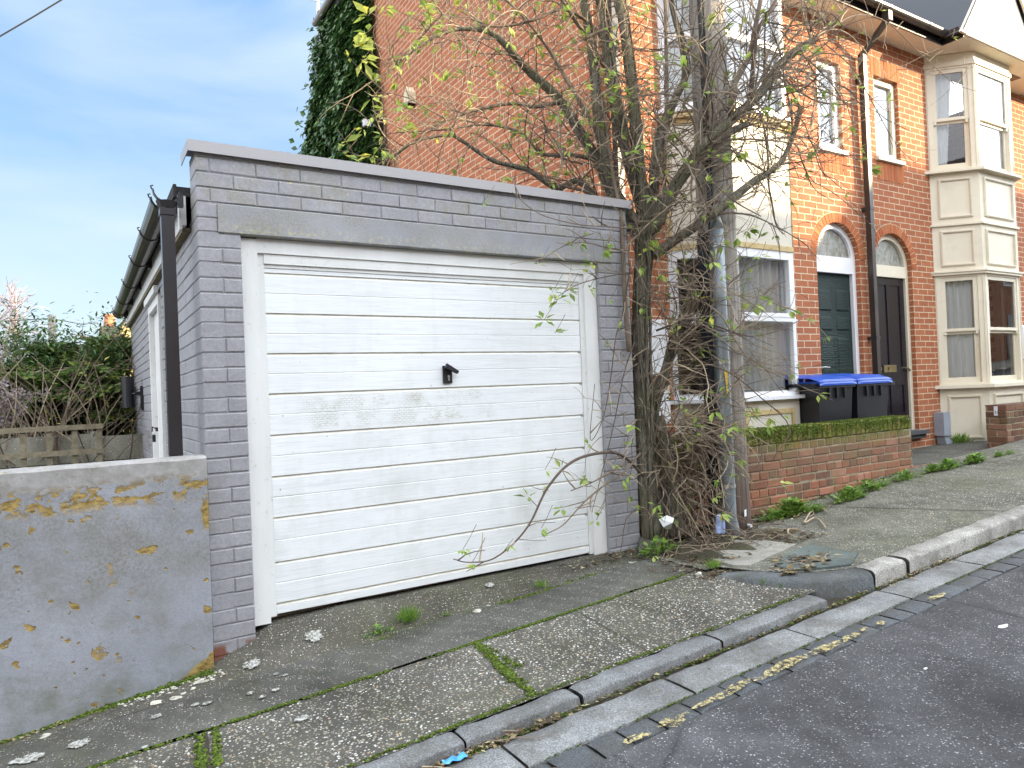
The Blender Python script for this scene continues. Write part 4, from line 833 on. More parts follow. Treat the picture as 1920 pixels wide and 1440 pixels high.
# bay of house A: flat boarded bay with plastic windows
def bayA():
    u0, u1 = B1; fr = bay_frames(u0, u1); mb = MB()
    bay_ring(mb, u0, u1, -1.3, -.185, 0); b = mb.build('bay', M['board'], HA)
    mb = MB(); bay_ring(mb, u0, u1, 1.285, 2.54, 0); mb.build('upper_boards', M['board'], b)
    mb = MB(); bay_ring(mb, u0, u1, -.185, -.15, .06); mb.build('bay_sill', M['upvc'], b)
    mb = MB(); bay_ring(mb, u0, u1, 2.54, 2.575, .05); mb.build('upper_sill', M['batten'], b)
    mb = MB(); bay_ring(mb, u0, u1, 2.60, 2.63, .05); mb.build('upper_window_sill', M['upvc'], b)
    for F, L in fr:
        mb = MB(); F.box(mb, 0, L, .001, .014, 1.285, 1.335); F.box(mb, 0, L, .001, .014, 2.49, 2.54); F.box(mb, .0, .05, .001, .014, 1.335, 2.49); mb.build('batten', M['batten'], b)
        mb = MB(); F.ring(mb, .09, L-.09, -.95, -.28, .045, .001, .014); mb.build('batten', M['batten'], b)
        zt0, zt1 = -.15, 1.285
        mb = MB(); F.ring(mb, .0, L, zt0, zt1, .05, -.08, .003); zm = .60
        F.box(mb, .05, L-.05, -.08, -.006, zm-.03, zm+.03); F.ring(mb, .05, L-.05, zm+.03, zt1-.05, .035, -.06, .012); F.box(mb, .05, L-.05, -.003, .028, zm-.02, zm+.012)
        w = mb.build('window', M['upvc'], b)
        for c, d in ((zt0+.05, zm-.03), (zm+.065, zt1-.085)):
            g = MB(); e = .085 if c > 0 else .05; g.quad(F.p(e,-.04,c), F.p(L-e,-.04,c), F.p(L-e,-.04,d), F.p(e,-.04,d)); g.build('pane', M['glass'], HA)
            if e == .11: pass
        # upper floor window
        mb = MB(); F.ring(mb, 0, L, 2.63, 4.15, .06, -.08, .003); F.box(mb, .06, L-.06, -.08, -.006, 3.30, 3.37); mb.build('window', M['upvc'], b)
        for c, d in ((2.69, 3.30), (3.37, 4.09)):
            g = MB(); g.quad(F.p(.06,-.04,c), F.p(L-.06,-.04,c), F.p(L-.06,-.04,d), F.p(.06,-.04,d)); g.build('pane', M['glass'], HA)
    F = fr[1][0]; L = fr[1][1]
    curtain('net_curtain', F, .06, L-.06, -.1, 1.23, -.12, HA, M['curtain'], 8, .030)
    F = fr[2][0]; curtain('net_curtain', F, .05, .5, -.1, 1.23, -.14, HA, M['curtain'], 4, .02)
    F = fr[0][0]; curtain('dark_curtain', F, .40, .56, -.1, 1.23, -.12, HA, M['dark_curtain'], 3, .02)
    for F, L in fr: curtain('upper_curtain', F, .06, L-.06, 2.68, 4.1, -.08, HA, M['curtain'], 5, .012)
bayA()
def gable(H, xc, hw, yf, zb, rise, mat=M['cream']):
    mb = MB(); mb.add([(xc-hw, yf+.03, zb), (xc+hw, yf+.03, zb), (xc, yf+.03, zb+rise)], [(0,1,2)], 0, .5)
    mb.box(xc-hw, xc+hw, yf+.03, HY, zb-.012, zb+.012)
    g = mb.build('bay_gable', mat, H)
    mb = MB()
    mb.box(xc-hw-.02, xc+hw+.02, yf-.005, yf+.028, zb-.01, zb+.085)
    for s in (-1, 1):
        a = (xc+s*(hw+.06), zb-.02); t = (xc, zb+rise+.0); nx_, nz_ = -.13*s*-1, .0
        q = [(a[0], a[1]), (t[0], t[1]+.02), (t[0], t[1]+.16), (a[0]+s*.13, a[1]+.0)]
        mb.add([(x, yf-.03, z) for x, z in q] + [(x, yf+.0, z) for x, z in q], [(0,1,2,3),(4,7,6,5),(0,4,5,1),(2,6,7,3),(0,3,7,4)], 0, .5)
    mb.build('bargeboard', mat, g)
    mb = MB()
    for s in (-1, 1): mb.add([(xc+s*(hw+.16), yf-.05, zb-.0), (xc, yf-.05, zb+rise+.15), (xc, HY+3.2, zb+rise+.15), (xc+s*(hw+.16), HY+.0, zb-.0)], [(0,1,2,3)], 0, .5)
    mb.build('gable_roof', M['slate'], g); return g
gable(HA, 5.72, 1.25, 4.33, 4.20, 1.5)
# meter boxes
for nm, (a, b, c, d), lab in (('meter_box', (4.37, 4.77, .09, .62), 'upper white meter box on the brick wall behind the tree trunk'), ('meter_box', (4.40, 4.75, -.36, -.03), 'lower white meter box on the brick wall behind the tree trunk')):
    mb = MB(); FH.box(mb, a, b, 0, .05, c, d); FH.box(mb, a+.02, b-.02, .05, .06, c+.02, d-.02); FH.box(mb, b-.07, b-.05, .06, .068, (c+d)/2-.02, (c+d)/2+.02)
    tag(mb.build(nm, M['upvc']), lab, 'meter box', 'white meter boxes')

# ---- house B (number 29) ----
HB = tag(empty('terraced_house', (10.0, HY+3, -.9)), 'red brick terraced house with cream sash bay windows and the black front door numbered 29', 'house')
Bx0, Bx1 = 8.05, 12.3
house_shell(HB, Bx0, Bx1, -1.4, [w2, (B2[0]+.06, B2[1]-.06, -.15, 1.28), (B2[0]+.06, B2[1]-.06, 2.7, 4.12)], [d2])
mb = MB(); mb.box(Bx0, Bx1, 12.35, 12.44, -1.4, 6.8); mb.box(Bx1-.1, Bx1, HY+.1, 12.3, -1.4, 4.2); mb.build('rear_wall', M['brick_side'], HB)
slates('roof', HB, Bx0, Bx1+3, 4.52, 4.24, 8.2, 7.6)
mb = MB(); mb.box(Bx0, 9.48, 4.62, HY, 4.175, 4.19); mb.box(9.48, Bx1, 4.36, HY, 4.185, 4.20); mb.build('soffit', M['cream'], HB)
mb = MB(); mb.box(Bx0, 9.48, 4.60, 4.62, 4.165, 4.30); mb.box(9.46, 9.48, 4.36, 4.60, 4.165, 4.30); mb.build('fascia', M['black_plastic'], HB)
mb = MB(); gutter(mb, (9.41, 4.53, 4.27), (9.41, 4.36, 4.27), .057, (-1,0,0)); mb.build('side_gutter', M['brown_pipe'], HB)
for x in (11.0, 11.35):
    mb = MB(); mb.box(x-.02, x+.25, 4.62, 4.74, 4.177, 4.184); mb.build('soffit_vent', M['black_plastic'], HB)
arch_door(HB, 'four', *d2[:2], d2[3], d2[2], 1.235, M['cream'], M['bdoor'])
dl = [o for o in HB.children if o.name.startswith('door') and not o.name.startswith('door_f')][0]
def digits(mb, txt, u, z, h, w, t):
    seg = {'2': 'ABGED', '9': 'ABCDFG', '1': 'BC', '3': 'ABCDG', '7': 'ABC', '5': 'AFGCD'}; W_ = h*.5
    for ch in txt:
        for s in seg[ch]:
            r = {'A': (0,W_,h-t,h), 'D': (0,W_,0,t), 'G': (0,W_,h/2-t/2,h/2+t/2), 'B': (W_-t,W_,h/2,h), 'C': (W_-t,W_,0,h/2), 'F': (0,t,h/2,h), 'E': (0,t,0,h/2)}[s]
            FH.box(mb, u+r[0], u+r[1], w, w+.006, z+r[2], z+r[3])
        u += W_*1.35
def text_obj(name, txt, loc, size, mat, parent, rot=(math.pi/2, 0, 0), ext=.003):
    cu = bpy.data.curves.new(name, 'FONT'); cu.body = txt; cu.size = size; cu.extrude = ext; cu.align_x = 'LEFT'
    tmp = bpy.data.objects.new('tmp', cu); C.objects.link(tmp); dg = bpy.context.evaluated_depsgraph_get(); me = bpy.data.meshes.new_from_object(tmp.evaluated_get(dg)); bpy.data.objects.remove(tmp)
    me.materials.clear(); me.materials.append(mat); o = bpy.data.objects.new(name, me); C.objects.link(o)
    o.parent = parent; og = Vector(parent['org']); o.location = Vector(loc) - og; o.rotation_euler = rot; o['org'] = list(og); return o
text_obj('house_number', '29', (8.335, HY+.078, .04), .125, M['chrome'], dl)
mb = MB(); FH.ring(mb, 8.51, 8.78, .045, .135, .018, -.083, -.074); FH.box(mb, 8.528, 8.762, -.083, -.078, .063, .117); FH.box(mb, 8.60, 8.63, -.078, -.06, .07, .11); mb.build('letter_plate', M['brass'], dl)
mb = MB(); mb.tube([FH.p(8.99,-.083,.09), FH.p(8.99,-.05,.09), FH.p(9.03,-.04,.06)], .012, 8); mb.build('handle', M['brass'], dl)
mb = MB(); FH.box(mb, 8.25, 9.15, -.12, .10, -.745, -.70); FH.box(mb, 8.25, 9.15, -.12, .06, -.80, -.745); mb.build('door_step', M['slate'], HB)
arch_bricks(HB, d2[0], d2[1], d2[3])
soldier(HB, w2[0]-.06, w2[1]+.06, w2[3], w2[3]+.22); soldier(HB, w2[0]-.02, w2[1]+.05, w2[2]-.28, w2[2]-.05)
small_window(HB, *w2, M['cream'])
def bayB():
    u0, u1 = B2; fr = bay_frames(u0, u1); mb = MB()
    bay_ring(mb, u0, u1, -.96, -.20, 0); b = mb.build('bay', M['cream'], HB)
    mb = MB(); bay_ring(mb, u0, u1, 1.335, 2.62, 0); mb.build('middle_apron', M['cream'], b)
    mb = MB(); bay_ring(mb, u0, u1, 4.07, 4.18, 0); mb.build('head_board', M['cream'], b)
    for (z0, z1, o) in ((-.985, -.96, .025), (-.20, -.155, .075), (1.285, 1.315, .035), (1.315, 1.335, .05), (1.93, 1.955, .03), (2.62, 2.655, .08), (4.02, 4.07, .02)): mb = MB(); bay_ring(mb, u0, u1, z0, z1, o); mb.build('ledge', M['cream'], b)
    for F, L in fr:
        for (z0, z1) in ((-.86, -.29), (1.40, 1.87), (2.03, 2.55)): mb = MB(); moulding(mb, F, .09, L-.09, z0, z1); mb.build('panel_moulding', M['cream'], b)
    for i, (F, L) in enumerate(fr):
        for (z0, z1) in ((-.155, 1.285), (2.655, 4.02)):
            mb = MB(); F.box(mb, 0, .05, -.11, .0, z0, z1); F.box(mb, .012, .022, 0, .008, z0, z1); mb.build('mullion', M['cream'], b)
            mb = MB(); F.box(mb, L-.05, L, -.11, 0, z0, z1); F.box(mb, L-.022, L-.012, 0, .008, z0, z1); mb.build('mullion', M['cream'], b)
        for (z0, z1) in ((-.155, 1.285), (2.655, 4.02)): sash(b if False else HB, F, .05, L-.05, z0, z1, M['cream'], None)
    (F0, L0_), (F1_, L1_), (F2_, L2_) = fr
    curtain('net_curtain', F0, .07, L0_-.07, -.1, 1.25, -.13, HB, M['curtain'], 5, .028)
    curtain('curtain', F1_, .05, .28, -.1, 1.25, -.14, HB, M['curtain'], 4, .02, -.1)
    curtain('upper_curtain', F0, .08, .36, 2.7, 4.0, -.15, HB, M['curtain'], 4, .02, .35)
    curtain('upper_curtain', F1_, .06, L1_-.06, 2.7, 4.0, -.10, HB, M['curtain'], 8, .02)
    curtain('upper_curtain', F2_, .02, L2_-.02, 2.7, 4.0, -.15, HB, M['curtain'], 4, .02)
bayB()
gable(HB, 10.52, 1.02, 4.34, 4.20, 1.35)
square_pipe(HB, 11.62, -.9, 3.3, M['brown_pipe'], swan=False)
# ---- house C sliver ----
HC = tag(empty('neighbour_house', (14.5, HY+3, -.8)), 'next red brick house at the right edge, mostly outside the picture', 'house')
mb = MB(); poly_wall(mb, FH, 12.3, 17, -1.2, 4.6, [], []); mb.build('front_wall', M['brick_front'], HC)
mb = MB(); mb.box(12.2, 17, 4.6, HY, 4.2, 4.3); mb.build('soffit', M['cream'], HC)
mb = MB(); FH.box(mb, 11.72, 12.1, 0, .12, .18, .66); FH.box(mb, 11.74, 12.08, .12, .13, .20, .64); tag(mb.build('meter_box', M['upvc']), 'white meter box beside the downpipe at the right edge', 'meter box', 'white meter boxes')
# grey cable box by bay B
gb = tag(empty('cable_box', (9.55, HY-.1, -.92)), 'small grey plastic cable box with a flared duct beside the cream bay', 'utility box')
mb = MB(); FH.box(mb, 9.44, 9.60, .005, .13, -.80, -.50); mb.build('box_cover', M['grey_box'], gb)
mb = MB(); a = [FH.p(9.47,.01,-.8), FH.p(9.57,.01,-.8), FH.p(9.57,.11,-.8), FH.p(9.47,.11,-.8)]; b_ = [FH.p(9.52,.01,-1.0), FH.p(9.70,.01,-1.0), FH.p(9.70,.13,-1.0), FH.p(9.52,.13,-1.0)]
mb.add(a + b_, [(0,1,2,3)] + [(i, 4+i, 4+(i+1)%4, (i+1)%4) for i in range(4)]); mb.build('duct', M['grey_box'], gb)
# aerial, bird box, security light on the gable wall
ae = tag(empty('tv_aerial', (3.7, 12.5, 5.4)), 'thin TV aerial on a bent pole above the ivy', 'aerial')
p = [PY(u, v, 12.5) for u, v in ((612,88),(600,78),(597,60),(596,20),(594,-60))]; mb = MB(); mb.tube(p, .028, 8); mb.build('mast', M['zinc'], ae)
mb = MB()
for (u, v) in ((593, 2), (597, -14), (601, -30)): q = PY(u, v, 12.5); mb.tube([q + Vector((-.12,0,0)), q + Vector((.12,0,0))], .01, 5)
for s in (-1, 1): q = PY(596, 8, 12.5); mb.tube([q, q + Vector((.09*s, .1, .5))], .012, 5)
mb.build('aerial_elements', M['zinc'], ae)
q = PX(775, 182, A0x); mb = MB(); FG = Fr((A0x, 0, 0), (0,1,0), (-1,0,0)); y, z = q.y, q.z
bb = tag(empty('bird_box', (A0x, y, z-.15)), 'small pale wooden bird box with a pitched top on the brick gable wall', 'bird box')
mb.add([FG.p(y-.08,0,z-.12), FG.p(y+.08,0,z-.12), FG.p(y+.08,0,z+.03), FG.p(y,0,z+.13), FG.p(y-.08,0,z+.03), FG.p(y-.08,.11,z-.12), FG.p(y+.08,.11,z-.12), FG.p(y+.08,.11,z+.03), FG.p(y,.11,z+.13), FG.p(y-.08,.11,z+.03)], [(5,6,7,8,9),(0,5,9,4),(1,2,7,6),(2,3,8,7),(3,4,9,8)], 0, .5); mb.build('box_body', M['birdbox'], bb)
mb = MB(); mb.box(A0x-.10, A0x-.01, y-.065, y+.065, z-.128, z-.121); mb.build('underside', M['cable'], bb)
q = PX(716, 238, A0x); y, z = q.y, q.z
sl_ = tag(empty('security_light', (A0x, y, z)), 'white floodlight with a dark round back at the edge of the ivy', 'outside light')
mb = MB(); mb.tube([(A0x-.02, y, z-.02), (A0x-.10, y, z-.02)], [.14, .13], 14); mb.build('back_plate', M['cable'], sl_)
mb = MB(); mb.box(A0x-.30, A0x-.11, y-.05, y+.07, z-.04, z+.06); mb.build('lamp_head', M['white_p'], sl_)

# ---- houses across the road (behind the camera; they shade the garage and show in the glass) ----
def far_house(x0, x1, ridge, lab, mat):
    H = tag(empty('opposite_house', ((x0+x1)/2, -7, -1.3)), lab, 'house', 'houses across the road'); b = zj((x0+x1)/2); ev = ridge - 3.4
    mb = MB(); mb.box(x0, x1-.02, -12.7, -5.4, b, ev); mb.add([(x0,-5.4,ev),(x0,-12.7,ev),(x0,-9,ridge-.1)], [(0,1,2)]); mb.add([(x1-.02,-5.4,ev),(x1-.02,-12.7,ev),(x1-.02,-9,ridge-.1)], [(0,1,2)]); mb.build('wall', mat, H)
    mb = MB()
    for y in (-5.1, -12.9): mb.add([(x0,y,ev-.2),(x1-.02,y,ev-.2),(x1-.02,-9,ridge),(x0,-9,ridge)], [(0,1,2,3)])
    r = mb.build('roof', M['slate'], H); mb = MB(); mb.box(x0-.2, x0+.5, -9.5, -8.5, ridge-.6, ridge+.5) if mat is not M['yellow_render'] else mb.box(x1-.8, x1-.3, -9.3, -8.8, ridge-.6, ridge+.2); mb.build('chimney', M['brick_side'], r)
    FO = Fr((0, -5.4, 0), (1,0,0), (0,1,0))
    for (a, c) in ((.16, .7), (.16, 3.3), (.62, 3.3)):
        u = lerp(x0, x1, a); mb = MB(); FO.ring(mb, u, u+1.0, b+c, b+c+1.3, .07, 0, .05); w = mb.build('window', M['upvc'], H); mb = MB(); mb.quad(FO.p(u+.07,.02,b+c+.07), FO.p(u+.93,.02,b+c+.07), FO.p(u+.93,.02,b+c+1.23), FO.p(u+.07,.02,b+c+1.23)); mb.build('pane', M['black_metal'], w)
    u = lerp(x0, x1, .66); mb = MB(); FO.box(mb, u, u+.9, 0, .03, b+.1, b+2.1); mb.build('door', M['bdoor'], H)
for i, (x0, x1, rd, mt) in enumerate([(-14, -8.5, 6.2, 'brick_front'), (-8.5, -3, 6.3, 'yellow_render'), (-3, 2.5, 6.5, 'brick_front'), (2.5, 8, 6.7, 'yellow_render'), (8, 13.4, 6.9, 'brick_front'), (13.4, 18.9, 7.1, 'yellow_render'), (18.9, 24.6, 7.3, 'brick_front'), (24.6, 30.2, 8.45, 'yellow_render'), (30.2, 36, 8.7, 'brick_front')]):
    far_house(x0, x1, rd, ['first','second','third','fourth','fifth','sixth','seventh','eighth','ninth'][i] + ' house up the hill on the far side of the road', M[mt])
# ---------------- garden walls, forecourt, bins, pole ----------------
def coursed(mb, F, u0, u1, z0, z1, rh, zref, thick, kinds, seed, topcap=None):
    r0 = math.floor((z0 - zref)/rh); r1 = math.ceil((z1 - zref)/rh - 1e-6)
    for r in range(r0, r1):
        za = max(z0, zref + r*rh) + .004; zb = min(z1, zref + (r+1)*rh) - .004
        if zb - za < .012: continue
        bw = .225 if kinds[r % len(kinds)] == 's' else .115; u = u0 - rng.uniform(0, bw*.5)
        while u < u1 - .005:
            w = bw*rng.uniform(.97, 1.03); a, b = max(u, u0), min(u+w, u1)
            F.brick(mb, a+.004, b-.004, za+rng.uniform(-.002,.002), zb+rng.uniform(-.002,.002), -thick, rng.uniform(-.002,.002), .007, jit=.003); u += w
    F.box(mb, u0+.006, u1-.006, -thick+.008, -.006, z0, z1-.002, 1, .4)
WY = 3.98; FW = Fr((0, WY, 0), (1,0,0), (0,-1,0))
gw = tag(empty('garden_wall', (5.4, WY+.1, -1.13)), 'low red brick garden wall with mossy brick coping, between the pole and door 29', 'garden wall')
mb = MB(); coursed(mb, FW, 3.62, 7.20, -1.22, -.545, .0735, -.545, .20, 'shssh', 1)
FWE = Fr((7.20, 0, 0), (0,1,0), (1,0,0)); coursed(mb, FWE, WY+.004, WY+.2, -1.1, -.545, .0735, -.545, .05, 'ssh', 2)
mb.build('brickwork', [M['gwall'], M['gmortar']], gw)
mb = MB(); u = 3.62
while u < 7.18:
    w = rng.uniform(.068, .078); zt = -.415 + rng.uniform(-.005, .004) - (.03 if u > 7.1 else 0)
    FW.brick(mb, u+.003, min(u+w, 7.205)-.003, -.543, zt, -.21, .004+rng.uniform(-.003,.003), .010, jit=.003)
    mb.add([FW.p(u+.003,-.002,zt-.004), FW.p(u+w-.003,-.002,zt-.004), FW.p(u+w-.003,-.21,zt-.004), FW.p(u+.003,-.21,zt-.004)], [(0,1,2,3)], 0); u += w
FW.box(mb, 3.63, 7.19, -.205, -.008, -.54, -.435, 1, .4)
mb.build('coping', [M['gwall'], M['gmortar']], gw)
mb = MB()
for i in range(5200):
    x = rng.uniform(4.2, 7.18); t = rng.random(); top = t < .62
    dens = .5 + .5*noise.noise(Vector((x*3.5, 2, 0)));
    if rng.random() > dens*1.5 + .2: continue
    if top: p = (x, WY + rng.uniform(-.004, .2), -.416 + rng.uniform(-.004, .004))
    else: p = (x, WY - .007, -.42 - abs(rng.gauss(0, .05)))
    s = rng.uniform(.004, .011); mb.blob(p, s, s*(.9 if top else .5), s*.75, rough=.4)
tag(mb.build('moss', M['moss'], gw), kind='stuff')
# second wall with its pier
pier_u = 9.19
g2 = tag(empty('garden_wall', (9.6, 4.1, -.85)), 'dark brown brick garden wall end with a small white number plate, at the right edge', 'garden wall')
mb = MB(); FP = Fr((0, 3.97, 0), (1,0,0), (0,-1,0)); FPE = Fr((pier_u, 0, 0), (0,1,0), (-1,0,0))
coursed(mb, FP, pier_u, 11.5, -1.05, -.40, .0735, -.40, .1, 'shs', 5); coursed(mb, FPE, 3.974, 4.20, -1.05, -.40, .0735, -.40, .1, 'sh', 6)
mb.box(pier_u+.003, 11.5, 3.975, 4.2, -.41, -.398, 0, .1)
k = NM('dark_wall_brick', .85, .2); c = k.mix(.5, k.ramp(k.attr(), [(0, (.10,.055,.04)), (.6, (.19,.095,.06)), (1, (.28,.16,.11))]), k.ramp(k.noise(40, 5, .7), [(.25,.6),(.75,1.4)]), 'MULTIPLY'); c = k.mix(k.math('MULTIPLY', k.ramp(k.noise(6, 5), [(.45,0),(.7,1)]), .5), c, (.13,.12,.06)); k.col(c); k.bump(k.noise(70,5), .4, .008); M['dbrick'] = k.m
mb.build('brickwork', [M['dbrick'], M['gmortar']], g2)
mb = MB(); mb.box(pier_u-.008, pier_u-.004, 4.06, 4.10, -.52, -.41); mb.build('number_plate', M['white_p'], g2)
text_obj('plate_marks', '31', (pier_u-.010, 4.095, -.50), .05, M['cable'], g2, (math.pi/2, 0, -math.pi/2), .001)
# forecourt
struct('forecourt', grid('fc', rng_(3.4, 14, .3), rng_(4.0, 5.0, .2), lambda x, y: pw(x, [(3.4,-1.16),(7.0,-1.0),(7.3,-.955),(9.3,-.925),(14,-.7)]) + (-.0 if y < 4.1 else 0), M['slab']), M['concrete'])
mb = MB(); u = 7.2
while u < 9.19:
    mb.box(u+.003, u+.212, 3.93, 4.04, pw(u,[(7.2,-1.1),(9.2,-1.0)]), pw(u, [(7.2,-.945),(9.2,-.915)])); u += .218
st = struct('threshold_bricks', mb, M['gwall'])

def bin_(x0, x1, lab):
    cx = (x0+x1)/2; y0, y1 = 4.30, 4.86; zb, zt = -.97, .0; t = .045
    B = tag(empty('wheelie_bin', (cx, 4.5, zb)), lab, 'wheelie bin', 'wheelie bins behind the garden wall')
    mb = MB(); lo_ = [(x0+t,y0+t,zb+.06),(x1-t,y0+t,zb+.06),(x1-t,y1-t,zb+.06),(x0+t,y1-t,zb+.06)]; hi = [(x0+.01,y0,zt-.09),(x1-.01,y0,zt-.09),(x1-.01,y1,zt-.09),(x0+.01,y1,zt-.09)]
    mb.add(lo_+hi, [(0,3,2,1),(0,1,5,4),(1,2,6,5),(2,3,7,6),(3,0,4,7)], 0, .5); mb.box(x0-.01, x1+.01, y0-.02, y1+.02, zt-.095, zt-.055)
    for u in (.28, .5, .72): mb.box(lerp(x0,x1,u)-.012, lerp(x0,x1,u)+.012, y0-.018, y0, zt-.20, zt-.095)
    mb.build('body', M['bin'], B)
    mb = MB(); ly = [(y0-.035, zt-.052), (y0-.02, zt-.01), (y0+.08, zt+.022), (y1-.06, zt+.05), (y1+.02, zt+.045), (y1+.03, zt-.03)]; vs = []
    for (y, z) in ly: vs += [(x0-.02, y, z-.018), (x0+.05, y, z), (x1-.05, y, z), (x1+.02, y, z-.018)]
    mb.add(vs, [(i*4+j, i*4+j+1, (i+1)*4+j+1, (i+1)*4+j) for i in range(5) for j in range(3)] + [(3,2,1,0)], 0, .5)
    mb.box(x0-.02, x1+.02, y0-.03, y1+.02, zt-.054, zt-.03); mb.build('lid', M['bin_blue'], B)
    mb = MB(); mb.tube([(x0+.08, y1+.06, zt-.03), (x1-.08, y1+.06, zt-.03)], .016, 8); mb.box(x1-.01, x1+.09, y0-.02, y0+.30, zt-.10, zt-.055) if 'right' in lab else mb.box(x0-.06, x0, y0, y0+.3, zt-.08, zt-.045)
    mb.build('handle', M['bin'], B)
    for xx in (x0+.04, x1-.08): mb = MB(); mb.tube([(xx, y1, zb+.1), (xx+.04, y1, zb+.1)], .1, 14); mb.build('wheel', M['cable'], B)
bin_(6.17, 6.74, 'left black wheelie bin with a blue lid, partly hidden by its twin'); bin_(6.80, 7.38, 'right black wheelie bin with a bright blue lid, in front of door 29')

# telegraph pole with its steel conduit and cable guard
pole = tag(empty('telegraph_pole', (4.15, 3.73, -1.13)), 'weathered wooden telegraph pole rising through the tree', 'telegraph pole')
mb = MB(); n = 20; zs_ = [-1.2, -1.0, -.5, 0, .5, 1, 1.6, 2.2, 3, 4, 5.5]; PX0, PYY = 4.205, 3.74
mb.tube([(PX0 + .012*noise.noise(Vector((z, 0, 0))), PYY, z) for z in zs_], [.158 - .007*(z+1.2) for z in zs_], n); mb.build('post', M['pole'], pole, smooth=True)
mb = MB(); zs_ = [-1.15, -1.09, -.98, -.6, 0, .6, 1.12]; mb.tube([(4.0 + (.045 if i == 0 else .02 if i == 1 else 0), 3.56 - (.03 if i == 0 else .012 if i == 1 else 0), z) for i, z in enumerate(zs_)], .052, 14); mb.tube([(4.0, 3.56, z) for z in (1.12, 1.18, 1.3)], [.052, .04, .015], 14)
cg_ = mb.build('conduit', M['galv'], pole, smooth=True)
for z in (-.75, .15, 1.0): mb = MB(); mb.tube([(4.0, 3.56, z-.012), (4.0, 3.56, z+.012)], .056, 14); mb.build('band', M['zinc'], cg_)
mb = MB(); mb.box(3.90, 3.955, 3.60, 3.66, -1.0, 1.1); mb.build('cable_guard', M['black_metal'], pole)
for i, (xx, r_) in enumerate(((3.985, .016), (4.02, .009))):
    mb = MB(); mb.tube([(xx, 3.60, 1.05), (xx-.01, 3.60, 2.2), (xx, 3.605, 5.4)], r_, 8); mb.build('cable', M['cable'], pole)
mb = MB(); mb.box(3.86, 4.0, 3.49, 3.492, 0, 0) if False else mb.add([(4.17,3.566,-1.0),(4.25,3.60,-1.0),(4.25,3.60,-.95),(4.17,3.566,-.95)], [(0,1,2,3)]); mb.tube([(4.22,3.58,-1.07),(4.22,3.55,-1.07)], .012, 8)
mb.build('white_tag', M['white_p'], pole)
mb = MB(); pts = [(0,.05),(.022,.03),(.012,-.02),(.006,-.09),(.008,-.13),(-.004,-.13),(-.006,-.08),(-.012,-.02),(-.02,.025)]; q = PY(1362, 705, 3.502)
mb.add([(q.x+a, 3.502, q.z+b) for a, b in pts], [tuple(range(len(pts)))]); mb.build('yellow_marker', M['yellow_tag'], pole)

# ---------------- left background: concrete panel fence, trellis, wires, chimney ----------------
fz = lambda v, Y, u=100: PY(u, v, Y).z
YF = 7.9
fe = tag(empty('concrete_fence', (-2, YF, -1.4)), 'old concrete panel fence across the garden behind the grey wall', 'fence')
tp_ = PY(130, 816, YF).z
for i, (a, b) in enumerate(((-4.9,-3.1),(-3.08,-1.28),(-1.26,.10),(.12,.52))):
    for j in range(2):
        mb = MB(); mb.box(a, b, YF + .01*((i+j)%2), YF+.06, tp_-.27*(j+1)+.006, tp_-.27*j - (.03 if i == 3 else 0)); mb.build('panel', M['conc_panel'], fe)
    mb = MB(); mb.box(b-.02, b+.06, YF-.03, YF+.09, -1.6, tp_+.02-(.0 if i < 3 else .05)); mb.build('fence_post', M['conc_panel'], fe)
tr = tag(empty('trellis', (-2, 7.3, -1.4)), 'greyed timber trellis panel leaning before the concrete fence', 'trellis')
YT = 7.35; tl = PY(0, 804, YT); t2 = PY(190, 794, YT); bz = PY(100, 862, YT).z
mb = MB(); x = t2.x - .02
while x > -4.8: mb.box(x-.022, x+.022, YT-.012, YT+.008, -1.5, t2.z-.005 + .0*(x-t2.x)); x -= .188
mb.build('upright_laths', M['old_timber'], tr)
mb = MB()
for z in (t2.z, t2.z-.22, t2.z-.42): mb.box(-4.8, t2.x+.01, YT-.030, YT-.012, z-.045, z)
mb.build('cross_laths', M['old_timber'], tr)
struct('back_garden', grid('bgd', [-30, -5, .5], [3.9, 8, 30], lambda x, y: -1.35, M['soil']), M['soil'])
# chimney and yellow house end, far off
q = PY(205, 640, 26); ch = tag(empty('chimney', (q.x, 26, 0)), 'single terracotta chimney pot on a stack beyond the hedge', 'chimney')
mb = MB(); t_ = PY(205, 614, 26); mb.box(q.x-.25, q.x+.3, 25.6, 26.4, -1, t_.z); mb.build('stack', M['old_timber'], ch)
mb = MB(); a = PY(205, 612, 26); b_ = PY(206, 590, 26); mb.tube([a, b_], [.17, .14], 14); mb.tube([b_ - Vector((0,0,.06)), b_], .17, 14); mb.build('pot', M['terracotta'], ch)
q = PY(262, 640, 22); fh = tag(empty('distant_house', (q.x, 22, -1)), 'sunlit cream house just showing left of the garage gutter', 'house'); mb = MB(); r_ = PY(228, 612, 22); a = PY(320, 575, 22)
mb.add([(r_.x,22,-1),(a.x,22,-1),(a.x,22,a.z),(r_.x+.5,22,r_.z+.6),(r_.x,22,r_.z)], [(0,1,2,3,4)]); mb.add([(r_.x,22,-1),(r_.x,22,r_.z),(r_.x,27,r_.z),(r_.x,27,-1)], [(0,1,2,3)]); mb.build('wall', M['yellow_render'], fh)
mb = MB(); mb.add([(r_.x-.1,21.9,r_.z),(r_.x+.5,21.9,r_.z+.7),(r_.x+.5,27,r_.z+.7),(r_.x-.1,27,r_.z)], [(0,1,2,3)]); mb.build('roof', M['slate'], fh)
q = PY(97, 604, 20); tp2 = tag(empty('far_pole', (q.x, 20, -1)), 'top of a distant wooden pole carrying wires above the hedge', 'telegraph pole')
mb = MB(); a = PY(97, 592, 20); mb.tube([(a.x, 20, -1), (a.x, 20, a.z)], .085, 10); mb.build('post', M['pole'], tp2)
